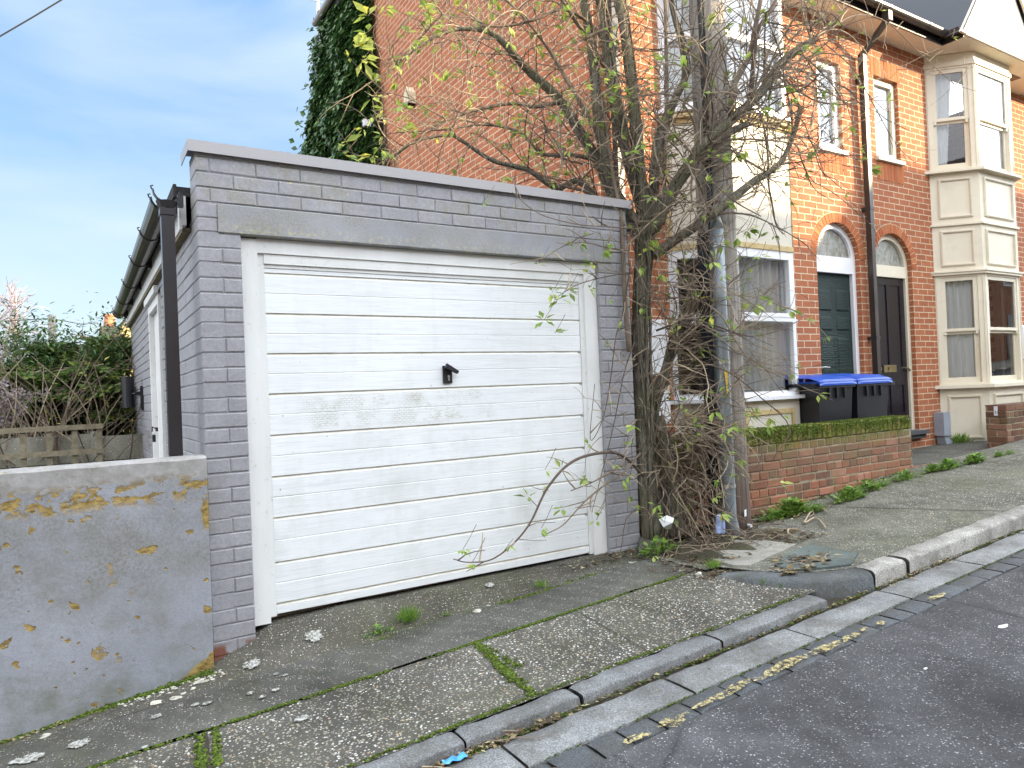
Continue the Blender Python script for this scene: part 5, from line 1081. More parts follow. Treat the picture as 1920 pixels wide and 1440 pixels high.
for (u, v, Y) in ((-200, 602, 24), (182, 606, 30)):
    e = PY(u, v, Y); s_ = PY(97, 597, 20); mid = (e+s_)/2 - Vector((0,0,.08)); mb = MB(); mb.tube([s_, mid, e], .012, 4); mb.build('wire', M['cable'], tp2)
mb = MB(); mb.tube([PY(-60, 103, 9), PY(0, 68, 9), PY(60, 33, 9), PY(118, -2, 9), PY(240, -75, 9), PY(420, -190, 9)], .008, 5); tag(mb.build('overhead_wire', M['cable']), 'thin black overhead wire crossing the top left corner of the sky', 'wire')
# ---------------- plants ----------------
def tubecurve(pts, n=4):
    """smooth a polyline with Catmull-Rom"""
    P = [Vector(p) for p in pts]; P = [P[0]*2-P[1]] + P + [P[-1]*2-P[-2]]; out = []
    for i in range(1, len(P)-2):
        for k in range(n):
            t = k/n; a, b, c, d = P[i-1], P[i], P[i+1], P[i+2]
            out.append(0.5*((2*b) + (c-a)*t + (2*a-5*b+4*c-d)*t*t + (3*b-a-3*c+d)*t**3))
    out.append(P[-2]); return out
def leaf_cluster(mb, p, d, k, L, spread=.8, yellow=0.0, m=0):
    d = Vector(d).normalized()
    for i in range(k):
        dd = (d + Vector((rng.uniform(-1,1), rng.uniform(-1,1), rng.uniform(-1.1,.5)))*spread).normalized()
        l = L*rng.uniform(.6, 1.1); r = min(1, max(0, rng.gauss(.5+yellow, .2)))
        q = Vector(p) + dd*l*.25
        mb.leaf(q, dd, (rng.uniform(-.5,.5), rng.uniform(-.5,.5), 1), l, l*.45, m, r)
def grow(tw, lf, p, d, L, rad, depth, leafp, yellow=0.0, seg=.055, bend=.28, grav=-.02, keep=None, kids=1.0):
    p = Vector(p); d = Vector(d).normalized(); n = max(3, int(L/seg)); pts = [p.copy()]; r0 = rng.random(); rad *= 1.15
    curl = Vector((rng.uniform(-1,1), rng.uniform(-1,1), rng.uniform(-1,1)))*.14
    for i in range(n):
        d = (d + curl + Vector((rng.uniform(-1,1), rng.uniform(-1,1), rng.uniform(-1,1)))*bend*.5 + Vector((0,0,grav))).normalized()
        if rng.random() < .15: d = (d + Vector((rng.uniform(-1,1), rng.uniform(-1,1), rng.uniform(-1,1)))*.35).normalized()
        p = p + d*seg
        if keep and not keep(p): break
        pts.append(p.copy())
        if depth > 0 and rng.random() < .25*kids:
            nd = (d + Vector((rng.uniform(-1,1), rng.uniform(-1,1), rng.uniform(-1,1)))*.95).normalized()
            grow(tw, lf, p, nd, L*rng.uniform(.25, .55), rad*.6, depth-1, leafp, yellow, seg, bend, grav, keep, kids)
        elif rng.random() < leafp*.04: leaf_cluster(lf, p, d, rng.randint(3, 5), .065, .9, yellow)
    if len(pts) < 3: return
    k = len(pts); tw.tube(pts, [max(.0009, rad*(1-.72*i/k))*(1.35 if rng.random() < .16 else 1) for i in range(k)], 4, 0, r0, cap=False)
    if rng.random() < leafp*.55: leaf_cluster(lf, pts[-1], d, rng.randint(3, 6), rng.uniform(.05, .085), .8, yellow)

# the big overgrown shrub / tree between garage and pole
tree = tag(empty('elder_tree', (3.5, 3.8, -1.13)), 'overgrown nearly bare elder tree with many stems squeezed between the garage and the pole', 'tree')
STEMS = [   # (points (u, v, Y), radius start, radius end)
 ([(1222,1010,3.72),(1210,900,3.76),(1206,800,3.80),(1202,700,3.82),(1200,600,3.84),(1204,500,3.86),(1205,430,3.88)], .068, .056),
 ([(1240,1000,3.80),(1228,880,3.82),(1222,790,3.84),(1232,740,3.84),(1250,690,3.85),(1262,640,3.86),(1285,580,3.86),(1310,535,3.84)], .056, .024),
 ([(1205,430,3.88),(1180,400,3.9),(1150,350,3.95),(1130,280,4.0),(1118,200,4.0),(1110,100,4.02),(1095,0,4.05),(1085,-80,4.1)], .040, .030),
 ([(1205,430,3.88),(1200,380,3.9),(1185,330,3.9),(1165,250,3.92),(1150,180,3.93),(1138,90,3.95),(1125,0,3.97),(1115,-90,4.0)], .042, .033),
 ([(1210,450,3.86),(1207,380,3.84),(1198,300,3.84),(1188,200,3.85),(1176,100,3.86),(1162,0,3.88),(1150,-90,3.9)], .044, .032),
 ([(1215,470,3.84),(1222,410,3.84),(1228,330,3.84),(1234,270,3.84),(1250,220,3.86),(1268,180,3.88),(1285,140,3.9),(1278,80,3.9),(1262,20,3.9),(1250,-60,3.9)], .044, .018),
 ([(1215,440,3.82),(1250,370,3.76),(1290,310,3.66),(1330,262,3.52),(1380,218,3.48),(1430,170,3.5),(1457,127,3.52),(1490,97,3.54),(1523,77,3.56)], .040, .030),
 ([(1225,480,3.82),(1267,450,3.7),(1333,405,3.52),(1373,373,3.48),(1413,340,3.48),(1440,325,3.5)], .036, .026),
 ([(1440,325,3.5),(1467,300,3.52),(1487,253,3.55),(1500,200,3.6)], .024, .013),
 ([(1228,430,3.8),(1270,350,3.72),(1310,300,3.6),(1345,262,3.5),(1400,232,3.46)], .034, .024),
 ([(1370,216,3.48),(1375,165,3.48),(1403,110,3.5),(1414,60,3.5),(1428,-10,3.5),(1440,-80,3.5)], .022, .014),
 ([(1407,190,3.47),(1412,127,3.47),(1420,60,3.45),(1450,10,3.42),(1490,-60,3.4)], .020, .012),
 ([(1243,420,3.8),(1246,300,3.8),(1250,190,3.82),(1249,90,3.84),(1247,-60,3.86)], .017, .013),
 ([(1180,660,3.70),(1172,560,3.70),(1168,460,3.72),(1164,400,3.74),(1150,330,3.8),(1135,230,3.85),(1128,190,3.9)], .019, .008),
 # leftward limb over the garage roof
 ([(1195,440,3.9),(1160,390,3.98),(1122,303,4.08),(1085,245,4.15),(1053,190,4.2),(1016,155,4.25),(987,129,4.3),(964,103,4.32),(937,74,4.35),(916,60,4.38),(885,54,4.4),(848,57,4.42),(805,76,4.45),(753,113,4.5),(720,150,4.5)], .046, .004),
 ([(1170,430,3.95),(1130,385,4.05),(1085,340,4.12),(1043,353,4.15),(990,319,4.2),(924,301,4.25),(869,266,4.3),(840,253,4.3),(779,266,4.35),(734,293,4.4),(700,315,4.4)], .026, .004),
 ([(1053,190,4.2),(1003,200,4.22),(959,194,4.25),(885,208,4.3),(827,232,4.35),(779,264,4.4),(738,295,4.4)], .017, .005),
 ([(1122,300,4.08),(1070,290,4.12),(1017,288,4.15),(977,250,4.2),(937,237,4.22),(890,235,4.28),(832,245,4.32)], .018, .004),
 ([(1160,150,3.95),(1120,60,4.0),(1061,18,4.0),(1011,34,4.0),(964,47,4.05),(900,50,4.05)], .014, .007),
 ([(1150,390,4.0),(1100,360,4.05),(1043,345,4.05),(1000,320,4.1)], .015, .006),
 ([(1135,270,4.0),(1080,180,4.05),(1040,110,4.1),(1005,60,4.1),(960,10,4.15),(900,-40,4.2)], .018, .006),
 ([(1150,150,3.95),(1100,70,4.0),(1060,10,4.0),(1020,-50,4.0)], .020, .010),
 ([(985,130,4.28),(964,105,4.3),(898,100,4.3)], .010, .004),
 # low boughs in front of the garage
 ([(1206,892,3.66),(1175,860,3.60),(1146,848,3.56),(1095,856,3.52),(1059,876,3.5),(1029,911,3.48),(1015,936,3.47),(997,975,3.46),(976,1005,3.45),(948,1032,3.45),(916,1051,3.44),(874,1054,3.44),(850,1048,3.44)], .0115, .0025),
 ([(1200,850,3.64),(1170,885,3.58),(1127,914,3.54),(1091,946,3.52),(1056,984,3.5),(1021,1003,3.48)], .007, .003),
 ([(1187,862,3.62),(1152,882,3.58),(1111,904,3.55),(1071,920,3.53)], .006, .003),
 ([(1182,500,3.68),(1165,600,3.66),(1155,630,3.64),(1144,716,3.62),(1130,786,3.6),(1107,824,3.58),(1115,720,3.57)], .005, .002),
 ([(1197,949,3.66),(1174,975,3.6),(1166,1020,3.58),(1160,1050,3.56)], .0045, .002),
 ([(1190,640,3.7),(1170,700,3.62),(1150,800,3.58),(1125,900,3.56),(1110,960,3.55)], .005, .002),
 ([(1180,470,3.68),(1140,465,3.62),(1100,455,3.58),(1060,460,3.55),(1010,490,3.52)], .005, .002),
 ([(1185,510,3.68),(1130,520,3.62),(1080,535,3.58),(1040,560,3.55)], .005, .002),
 ([(1200,430,3.7),(1140,425,3.64),(1080,420,3.6),(1010,400,3.58),(960,360,3.6)], .005, .002),
 ([(1262,650,3.8),(1320,680,3.6),(1370,700,3.4),(1420,740,3.35),(1480,800,3.3),(1450,860,3.3)], .007, .003),
 ([(1230,620,3.78),(1290,600,3.6),(1340,610,3.45),(1400,630,3.4),(1460,620,3.4),(1500,600,3.42)], .008, .003),
 ([(1225,560,3.8),(1300,560,3.6),(1350,590,3.45),(1380,640,3.4),(1420,690,3.38),(1470,700,3.4)], .008, .003),
]
STEMS.append(([(1262,1005,3.78),(1258,940,3.78),(1252,880,3.79),(1240,820,3.80),(1232,780,3.82)], .115, .045))
tk = MB(); br = MB(); tw = MB(); lf = MB(); starts = []
for si, (pts, ra, rb) in enumerate(STEMS):
    P = tubecurve([PY(*p) for p in pts], 5); k = len(P)
    big = ra > .022
    rad = [lerp(ra, rb, i/(k-1))*(1+.10*noise.noise(Vector((i*.6, si, 0)))) for i in range(k)]
    if big:
        n = 16; base = len(tk.v); # ridged bark
        tmp = MB(); tmp.tube(P, rad, n, 0, .5)
        for vi in range(k*n):
            i, j = divmod(vi, n); v = Vector(tmp.v[vi]); c_ = P[i]; o = v - c_
            w = 1 + .16*noise.noise(Vector((j*1.7+si*9, i*.12, 0))) + .12*noise.noise(Vector((j*3.9, i*.35, si)))
            tmp.v[vi] = tuple(c_ + o*w)
        tk.add(tmp.v, tmp.f, 0, .5)
    else:
        br.tube(P, rad, 7, 0, rng.random()*.6)
    for i in range(2, k-1): starts.append((P[i], (P[i+1]-P[i-1]).normalized(), rad[i], si))
for i in range(22):       # old climbing strands bound to the stems
    pts, ra, rb = STEMS[rng.choice((0, 0, 0, 1, 1, 2, 3, 4, 5, 6, 7))]; P = tubecurve([PY(*p) for p in pts], 4); k = len(P); a = rng.uniform(0, 6.28); tw_ = rng.uniform(-.25, .25); s0 = 0 if rng.random() < .6 else k//3
    Q = [P[j] + Vector((math.cos(a + tw_*j), math.sin(a + tw_*j)*.8 - .25, 0))*(lerp(ra, rb, j/k)*rng.uniform(.95, 1.12) + .006) for j in range(s0, k)]
    tk.tube(Q, [rng.uniform(.006, .012)]*len(Q), 6, 0, .5)
tk.build('trunk', M['bark'], tree, smooth=True)
br.build('branches', M['twig'], tree, smooth=True)
def keepg(p):   # stay out of garage and house
    return not (p.y > 3.70 and p.x < 3.34 and p.z < 1.32) and p.y < 4.80 and p.z > -1.1 and not (p.x < 3.34 and p.y < 3.50 and p.z < -1.0) and not (4.0 < p.x < 4.4 and p.z < -.25)
cnt = 0
for (p, d, r_, si) in starts:
    low = si >= 23; left = 14 <= si <= 22
    nk = 0
    if low: nk = 1 if rng.random() < .32 else 0
    elif left: nk = rng.choice((0, 1, 1))
    elif si in (0, 1): nk = 2
    else: nk = rng.choice((0, 1, 1, 2))
    for _ in range(nk):
        rd = Vector((rng.uniform(-1,1), rng.uniform(-1.1,.4), rng.uniform(-.5,1)))
        if left: rd = Vector((rng.uniform(-1.0,.5), rng.uniform(-.8,.5), rng.uniform(-.5,.9)))
        elif not low and p.x > 3.9: rd.x += .5
        nd = (d*.35 + rd).normalized(); L = rng.uniform(.08, .24) if low else rng.uniform(.25, .85)
        grow(tw, lf, p + nd*r_*.6, nd, L, rng.uniform(.0022, .005), 0 if low else 2, .30 if (low or left) else .13, .12 if left else 0, keep=keepg)
# arching shoots to the right, in front of the bay
for i in range(46):
    u = rng.uniform(1235, 1500); v = rng.uniform(420, 760); p = PY(rng.uniform(1225, 1300), lerp(v, 600, .5), rng.uniform(3.55, 3.8))
    grow(tw, lf, p, (rng.uniform(.5, 1), rng.uniform(-.6,.1), rng.uniform(-.6,.5)), rng.uniform(.5, 1.1), rng.uniform(.003, .0055), 2, .22, grav=rng.uniform(-.05, .02), keep=keepg, kids=.8)
for i in range(75):
    t = rng.random(); p = PY(rng.uniform(1330, 1550), rng.uniform(10, 340), rng.uniform(3.4, 3.6))
    grow(tw, lf, p, (rng.uniform(-.5, 1), rng.uniform(-.5,.3), rng.uniform(-.5,.8)), rng.uniform(.4, 1.0), rng.uniform(.0035, .0062), 1, .07, bend=.36, grav=rng.uniform(-.06,.03), keep=keepg, kids=.9)
for (pts, rr) in (([(1545,80,3.56),(1600,130,3.6),(1640,200,3.62),(1680,270,3.65),(1715,305,3.68)], .006), ([(1500,330,3.5),(1560,360,3.55),(1620,410,3.6),(1640,430,3.62)], .004), ([(1523,77,3.56),(1600,30,3.6),(1660,40,3.62),(1720,95,3.65),(1780,150,3.7),(1795,165,3.7)], .006), ([(1500,180,3.56),(1560,170,3.6),(1640,150,3.65),(1700,120,3.7),(1760,90,3.72)], .004), ([(1487,253,3.55),(1540,260,3.58),(1600,235,3.6),(1660,205,3.65),(1720,200,3.7)], .004)):
    P = tubecurve([PY(*p) for p in pts], 6); k = len(P); tw.tube(P, [max(.0015, rr*(1-.6*i/k)) for i in range(k)], 5, 0, .2)
    for p in P[2::2]: grow(tw, lf, p, (rng.uniform(-.3,1), rng.uniform(-.5,.5), rng.uniform(-1,.8)), rng.uniform(.12,.4), .003, 1, .08, keep=keepg, kids=.6)
for i in range(60):
    p = PY(rng.uniform(1040, 1330), rng.uniform(20, 420), rng.uniform(3.7, 4.1)); grow(tw, lf, p, (rng.uniform(-1,1), rng.uniform(-.7,.2), rng.uniform(-.2,1)), rng.uniform(.4,1.0), rng.uniform(.003,.006), 1, .07, bend=.34, keep=keepg, kids=.8)
for i in range(40):      # looping middle-sized canes on the right
    src = STEMS[rng.choice((6, 6, 7, 8, 9))][0]; a = rng.choice(src[2:]); p = PY(*a); tmpb = MB()
    d = Vector((rng.uniform(-.6, 1), rng.uniform(-.5, .2), rng.uniform(-.6, 1))).normalized(); ax = Vector((rng.uniform(-.4,.4), -1, rng.uniform(-.4,.4))).normalized(); w = rng.choice((-1, 1))*rng.uniform(.05, .19); P = [p]
    for k in range(rng.randint(9, 17)):
        d = (Matrix.Rotation(w*rng.uniform(.6, 1.4), 3, ax) @ d + Vector((rng.uniform(-.1,.1), rng.uniform(-.1,.05), rng.uniform(-.1,.1)))).normalized(); p = p + d*.062
        if not keepg(p): break
        P.append(p)
        if k > 3 and rng.random() < .35: grow(tw, lf, p, (d + Vector((rng.uniform(-1,1), rng.uniform(-.6,.4), rng.uniform(-1,1)))*.9), rng.uniform(.15,.4), .0028, 1, .06, keep=keepg, kids=.6)
    if len(P) > 4: k = len(P); tw.tube(P, [rng.uniform(.0075,.0095)*(1-.65*j/k)*(1.3 if j % 4 == 0 else 1) for j in range(k)], 5, 0, rng.uniform(.2,.8), cap=False)
# tangle of old stems at the foot
for i in range(150):
    a = rng.uniform(0, 6.28); h = rng.uniform(-1.02, -.25); p = Vector((3.56 + rng.uniform(-.12,.42), 3.66 + rng.uniform(-.12,.14), h))
    grow(tw, lf, p, (rng.uniform(-.4,.9), rng.uniform(-1,.1), rng.uniform(-1.2,.6)), rng.uniform(.15, .55), rng.uniform(.0025, .006), 1, .05, bend=.45, grav=-.10, keep=keepg, kids=.7)
for i in range(55):
    p = Vector((3.55 + rng.uniform(-.05,.4), 3.62, rng.uniform(-.45, -.2)))
    grow(tw, lf, p, (rng.uniform(.2,1.2), rng.uniform(-.8,.1), rng.uniform(-.3,.6)), rng.uniform(.3, .8), rng.uniform(.003, .0055), 1, .25, bend=.35, grav=-.07, keep=keepg, kids=.7)
for i in range(14):
    p = PY(rng.uniform(1170, 1200), rng.uniform(640, 900), 3.62); grow(tw, lf, p, (rng.uniform(-1,-.2), rng.uniform(-.5,.1), rng.uniform(-.8,.7)), rng.uniform(.15,.4), .0028, 1, .3, keep=keepg, kids=.5)
for i in range(16):
    p = PY(rng.uniform(720, 1000), rng.uniform(20, 300), rng.uniform(4.2, 4.6)); grow(tw, lf, p, (rng.uniform(-1,.2), rng.uniform(-.4,.4), rng.uniform(-.4,.5)), rng.uniform(.2,.5), .0024, 1, .5, .2, keep=keepg, kids=.6)
for (u, v, Y, k_, L) in [(1050,560,3.52,10,.085),(1020,600,3.5,9,.08),(1035,548,3.52,7,.08),(1065,545,3.53,8,.075),(1040,625,3.5,4,.08),(1130,470,3.6,10,.075),(1070,462,3.56,6,.07),(1085,455,3.58,8,.07),(1010,495,3.53,4,.05),(1105,540,3.6,5,.07),(1140,455,3.6,5,.055),(1210,460,3.62,7,.075),(1205,475,3.62,5,.07),(905,380,3.55,3,.05),(1015,990,3.47,6,.05),(868,1030,3.43,6,.05),(885,1055,3.43,4,.05),(1022,880,3.48,4,.05),(1122,960,3.55,7,.055),(1118,975,3.55,4,.06),(1240,515,3.6,5,.08),(1350,455,3.45,6,.08),(1400,430,3.45,8,.08),(1425,480,3.45,6,.07),(1360,380,3.45,5,.09),(1270,260,3.6,4,.08),(1355,55,3.5,5,.09),(1320,50,3.55,6,.10),(1480,580,3.35,6,.08),(1440,560,3.35,5,.07),(1350,960,3.4,6,.08),(1340,930,3.4,4,.07),(1270,1050,3.5,5,.07),(1225,1040,3.45,5,.06),(1145,560,3.62,3,.05),(1150,870,3.58,5,.05),(1460,905,3.3,3,.08),(1300,800,3.5,5,.08),(1440,780,3.4,5,.08),(1400,800,3.4,5,.08),(640,270,4.3,6,.11),(680,110,4.4,8,.12),(690,60,4.4,8,.12),(665,90,4.4,6,.12),(700,180,4.4,5,.11),(690,30,4.4,6,.12),(645,290,4.35,4,.1),(700,290,4.35,9,.1),(720,280,4.35,7,.1),(755,240,4.3,3,.08),(830,45,4.2,5,.09),(800,20,4.2,5,.09),(720,15,4.4,6,.1),(1650,20,3.6,3,.06),(1785,70,3.7,4,.06)]:
    p = PY(u, v, Y); d = Vector((rng.uniform(-1,1), -.5, rng.uniform(-.7,.3))); leaf_cluster(lf, p, d, k_, L, 1.0, .25 if u < 800 else .05); tw.tube([p + Vector((.1,.02,.12)), p + Vector((.04,0,.05)), p], .0018, 4, 0, .3)
tw.build('twigs', M['twig'], tree)
lf.build('leaves', M['leaf'], tree)

# ivy on the gable
ivy = tag(empty('ivy', (3.8, 11.4, 1)), 'dense dark green ivy climbing the brick gable wall beside the sky', 'climbing plant')
mb = MB()
def ivx(y, z):   # thickness off the wall
    t = max(0, min(1, (6.6 - z)/4.5)); edge = max(0, min(1, (y - (10.15 if z > 4.5 else 10.0))/.35)); return (.10 + .62*t**1.3)*edge*(.75+.5*noise.noise(Vector((y*1.3, z*1.3, 0))))
n = 0
while n < 36000:
    y = rng.uniform(9.75, 13.0); z = rng.uniform(1.6, 6.75); lim = pw(z, [(1.6, 9.35), (3.2, 9.6), (4.4, 10.05), (6.8, 10.2)]) + .18*noise.noise(Vector((z*2.2, 3, 0)))
    if y < lim: continue
    th = (.12 + .85*max(0, min(1, (6.6-z)/3.8))**1.2)*min(1, (y-lim)/.5+.12)*(.8+.55*noise.noise(Vector((y*1.6, z*1.6, 0))))
    x = A0x - max(.02, th*(rng.random()**.35)) - .02
    if y > 12.40: x = min(4.2, x + rng.uniform(0, .3))
    d = Vector((-.5+rng.uniform(-.5,.5), rng.uniform(-1,1), -1+rng.uniform(-.6,.6)))
    mb.leaf((x,y,z), d, (-1, rng.uniform(-.4,.4), .5), rng.uniform(.09,.16), rng.uniform(.09,.15), 0, min(1, max(0, rng.gauss(.45, .25)))); n += 1
for i in range(260):
    y = rng.uniform(11.9, 12.9); z = rng.uniform(2, 6.9); mb.leaf((A0x-.2-rng.random()*1.0*max(0,min(1,(6.6-z)/4.0)), y, z), (rng.uniform(-1,.2), rng.uniform(-.2,1), rng.uniform(-1,.4)), (-1,0,.3), .12, .11, 0, rng.random()*.7)
mb.build('foliage', M['ivy'], ivy)
mb = MB()
for (y, z0, z1) in ((9.9, 2.0, 4.7), (9.6, 2.0, 3.6), (10.1, 2.0, 5.2)):
    P = [(A0x-.03, y + .1*noise.noise(Vector((z0+i*.3, y, 0))) - .05*i*0, lerp(z0, z1, i/8)) for i in range(9)]; mb.tube(P, [.03*(1-i/11) for i in range(9)], 5, 0, .3)
mb.build('stems', M['bark'], ivy)

# hedge row behind the concrete fence
def bush(name, lab, cat, cx, cy, w, dpt, h0, h1, n, mat, L, up, stems, seed, rdist=(.5,.25), group=None):
    rr = random.Random(seed); B = tag(empty(name, (cx, cy, -1.35)), lab, cat, group); mb = MB(); st = MB()
    cl = [(cx + rr.uniform(-.5,.5)*w, cy + rr.uniform(-.5,.5)*dpt, rr.uniform(h0, h1)) for _ in range(max(6, int(n/60)))]
    for i in range(n):
        c = rr.choice(cl); p = Vector((c[0]+rr.gauss(0,.13), c[1]+rr.gauss(0,.13), c[2]+rr.gauss(0,.13)))
        if p.z > pw(p.x, HTOP): continue
        d = Vector((rr.uniform(-1,1), rr.uniform(-1,1), rr.uniform(-.5,.6)+up)); mb.leaf(p, d, (rr.uniform(-.3,.3), rr.uniform(-.3,.3), 1), L*rr.uniform(.6,1.3), L*.34, 0, min(1, max(0, rr.gauss(*rdist))))
    for i in range(stems):
        x = cx + rr.uniform(-.5,.5)*w; y = cy + rr.uniform(-.5,.4)*dpt - .2; ex = x + rr.uniform(-.9,.9); h = rr.uniform(h0*.3, min(h1, 1.0)); mid = ((x+ex)/2 + rr.uniform(-.2,.2), y-.2, lerp(-1, h, .65))
        st.tube(tubecurve([(x, y, -1.1), mid, (ex, y-.3+rr.uniform(-.2,.2), h)], 5), [.010*(1-k/14) for k in range(11)], 4, 0, rr.random(), cap=False)
    mb.build('foliage', mat, B); st.build('stems', M['twig'], B); return B
HTOP = [(-5, .6), (-3.8, 1.0), (-3.2, 1.35), (-2.7, 1.9), (-1.6, 1.75), (-.9, 1.95), (-.3, 1.75), (.3, 1.8), (.8, 1.6)]
def fronds(name, lab, cx, cy, hh, n, seed, group):
    """whorls of spiky fronds on upright canes"""
    rr = random.Random(seed); B = tag(empty(name, (cx, cy, -1.35)), lab, 'evergreen shrub', group); mb = MB(); st = MB()
    for i in range(n):
        x = cx + rr.gauss(0, .33); y = cy + rr.gauss(0, .3); z = hh - .12 - abs(rr.gauss(0, .36)) - abs(x-cx)*.5
        st.tube([(cx+(x-cx)*.4, cy+(y-cy)*.4, -1.2), (x, y, z)], [.016, .007], 5, 0, .3, cap=False)
        for j in range(9):
            a = j*.7 + rr.random(); d = Vector((math.cos(a), math.sin(a), rr.uniform(-.15,.30))); L = rr.uniform(.22, .34)
            st.tube([(x,y,z), tuple(Vector((x,y,z)) + d*L)], .007, 3, 0, .4, cap=False)
            for s in range(11):
                q = Vector((x,y,z)) + d*L*(s/11) + Vector((0,0,-.05*(s/9)**2))
                for sd in (-1, 1):
                    dd = (d + Vector((-d.y, d.x, 0))*sd*1.3 + Vector((0,0,.2))).normalized(); mb.leaf(q, dd + Vector((rng.uniform(-.3,.3), rng.uniform(-.3,.3), rng.uniform(-.7,.5))), (rng.uniform(-1,1),rng.uniform(-1,1),.6), .085, .034, 0, min(1, max(0, rr.gauss(.5, .25))))
    mb.build('foliage', M['fir'], B); st.build('canes', M['twig'], B)
grp = 'evergreen shrubs above the concrete fence'
for i, (u, vtop, Y, n_, lab) in enumerate([(100, 612, 9.6, 24, 'tallest spiky evergreen shrub, in front of the distant pole'), (30, 670, 9.3, 20, 'leftmost spiky evergreen shrub, low at the picture edge'), (150, 618, 10.0, 22, 'spiky evergreen shrub between the distant pole and the chimney'), (202, 608, 9.9, 18, 'spiky evergreen shrub right in front of the chimney'), (70, 650, 9.0, 22, 'short evergreen shrub left of the distant pole, nearer than its neighbours'), (178, 655, 9.2, 18, 'short evergreen shrub left of the garage lamp')]):
    p = PY(u, vtop, Y); fronds('evergreen_shrub', lab, p.x, Y, p.z, n_, 50+i, grp)
bush('privet_bush', 'dark dense hedge bush next to the garage wall', 'bush', -.05, 9.3, 1.3, .8, -1.1, .95, 9000, M['ivy'], .075, .1, 40, 3, (.55,.3))
bush('privet_bush', 'dark shaded bush filling the middle of the hedge', 'bush', -1.4, 9.7, 2.3, .7, -1.1, .80, 12000, M['ivy'], .075, .1, 60, 4, (.5,.3))
bush('privet_bush', 'dark bush at the left end of the hedge', 'bush', -3.4, 9.4, 2.6, .7, -1.1, .5, 11000, M['ivy'], .075, .1, 40, 5, (.5,.3))
bush('bare_shrub', 'tangle of bare arching brown canes with a few yellow leaves', 'bush', -1.9, 8.45, 2.4, .5, -.5, .5, 60, M['yellowleaf'], .09, 0, 170, 8, (.5,.3))
bush('bare_shrub', 'twiggy brown shrub close to the garage with scattered yellow leaves', 'bush', -.3, 8.4, 1.2, .4, -.5, .6, 45, M['yellowleaf'], .09, 0, 80, 9, (.5,.3))
hy = bush('hydrangea', 'faded lilac hydrangea heads above the trellis at the left edge', 'bush', -3.4, 8.3, 1.7, .5, -1.0, .2, 700, M['dry'], .07, 0, 60, 10, (.4,.2))
mb = MB(); rr = random.Random(5)
for i in range(26):
    u = abs(rr.gauss(0, 26)); v = rr.uniform(715, 795); c = PY(u, v, 8.2)
    for j in range(16): mb.leaf(c + Vector((rr.gauss(0,.03), rr.gauss(0,.03), rr.gauss(0,.025))), (rr.uniform(-1,1), rr.uniform(-1,1), rr.uniform(-.2,1)), (0,-1,.5), .035, .03, 0, rr.random())
mb.build('flower_heads', M['petal'], hy)
# birch beyond
for (u, v0, v1, Y, lab, sd) in ((28, 720, 548, 24, 'bare pinkish birch tree standing far behind the hedge', 3), (-10, 740, 610, 21, 'bare twiggy tree cut by the left edge of the picture', 4)):
    p0 = PY(u, v0, Y); p1 = PY(u+2, v1, Y); bt = tag(empty('birch_tree', (p0.x, Y, p0.z-1)), lab, 'tree'); mb = MB(); mt = MB(); lx = MB(); st_ = rng.getstate(); rng.seed(sd)
    mb.tube([(p0.x, Y, p0.z-1.5), (p0.x+.05, Y, lerp(p0.z, p1.z, .5)), tuple(p1)], [.09, .05, .012], 6, 0, .9)
    for i in range(95):
        t = rng.random()**.7; z = lerp(p0.z-.3, p1.z, t); L = rng.uniform(.4, 1.4)*(1-t*.6); a = rng.uniform(0, 6.28)
        grow(mt, lx, (p0.x, Y, z), (math.cos(a), math.sin(a), rng.uniform(.5, 1.4)), L, .011, 2, 0, seg=.12, bend=.2, grav=.02)
    rng.setstate(st_); mb.build('trunk', M['birch'], bt); mt.build('twigs', M['birch'], bt)
# ---------------- small growth and litter ----------------
def tuft(x, y, z, n, L, lab, spread=.5, mat='grass', name='weed', group='weeds along the walls and joints', wid=.07, broad=False):
    mb = MB()
    for i in range(n):
        a = rng.uniform(0, 6.28); s = rng.random()*spread; d = Vector((math.cos(a)*s*1.2, math.sin(a)*s*1.2, 1)); l = L*rng.uniform(.5, 1.15)
        px, py = x + rng.gauss(0, L*(.75 if broad else .3)), y + min(.0 if y > 3.9 else .05, rng.gauss(-.01, L*.22))
        if broad and rng.random() < .6: mb.leaf((px, py, z + rng.random()*L*.9*math.exp(-((px-x)/(L*1.1))**2)), (math.cos(a), math.sin(a), rng.uniform(0,.8)), (0,0,1), l*.6, l*.35, 0, min(1, max(0, rng.gauss(.5,.2))))
        else: mb.leaf((px, py, z), d, (math.sin(a), -math.cos(a), .2), l, l*wid, 0, min(1, max(0, rng.gauss(.5,.22))))
    return tag(mb.build(name, M[mat], origin=(x, y, z)), lab, 'weed', group)
def tg(u, v, f=zpath, z0=-1.2):
    X = Y = 0
    z = z0
    for _ in range(12):
        r = ray(u, v); t = z/r.z; X, Y = r.x*t, r.y*t; z = f(X, Y)
    return X, Y, z
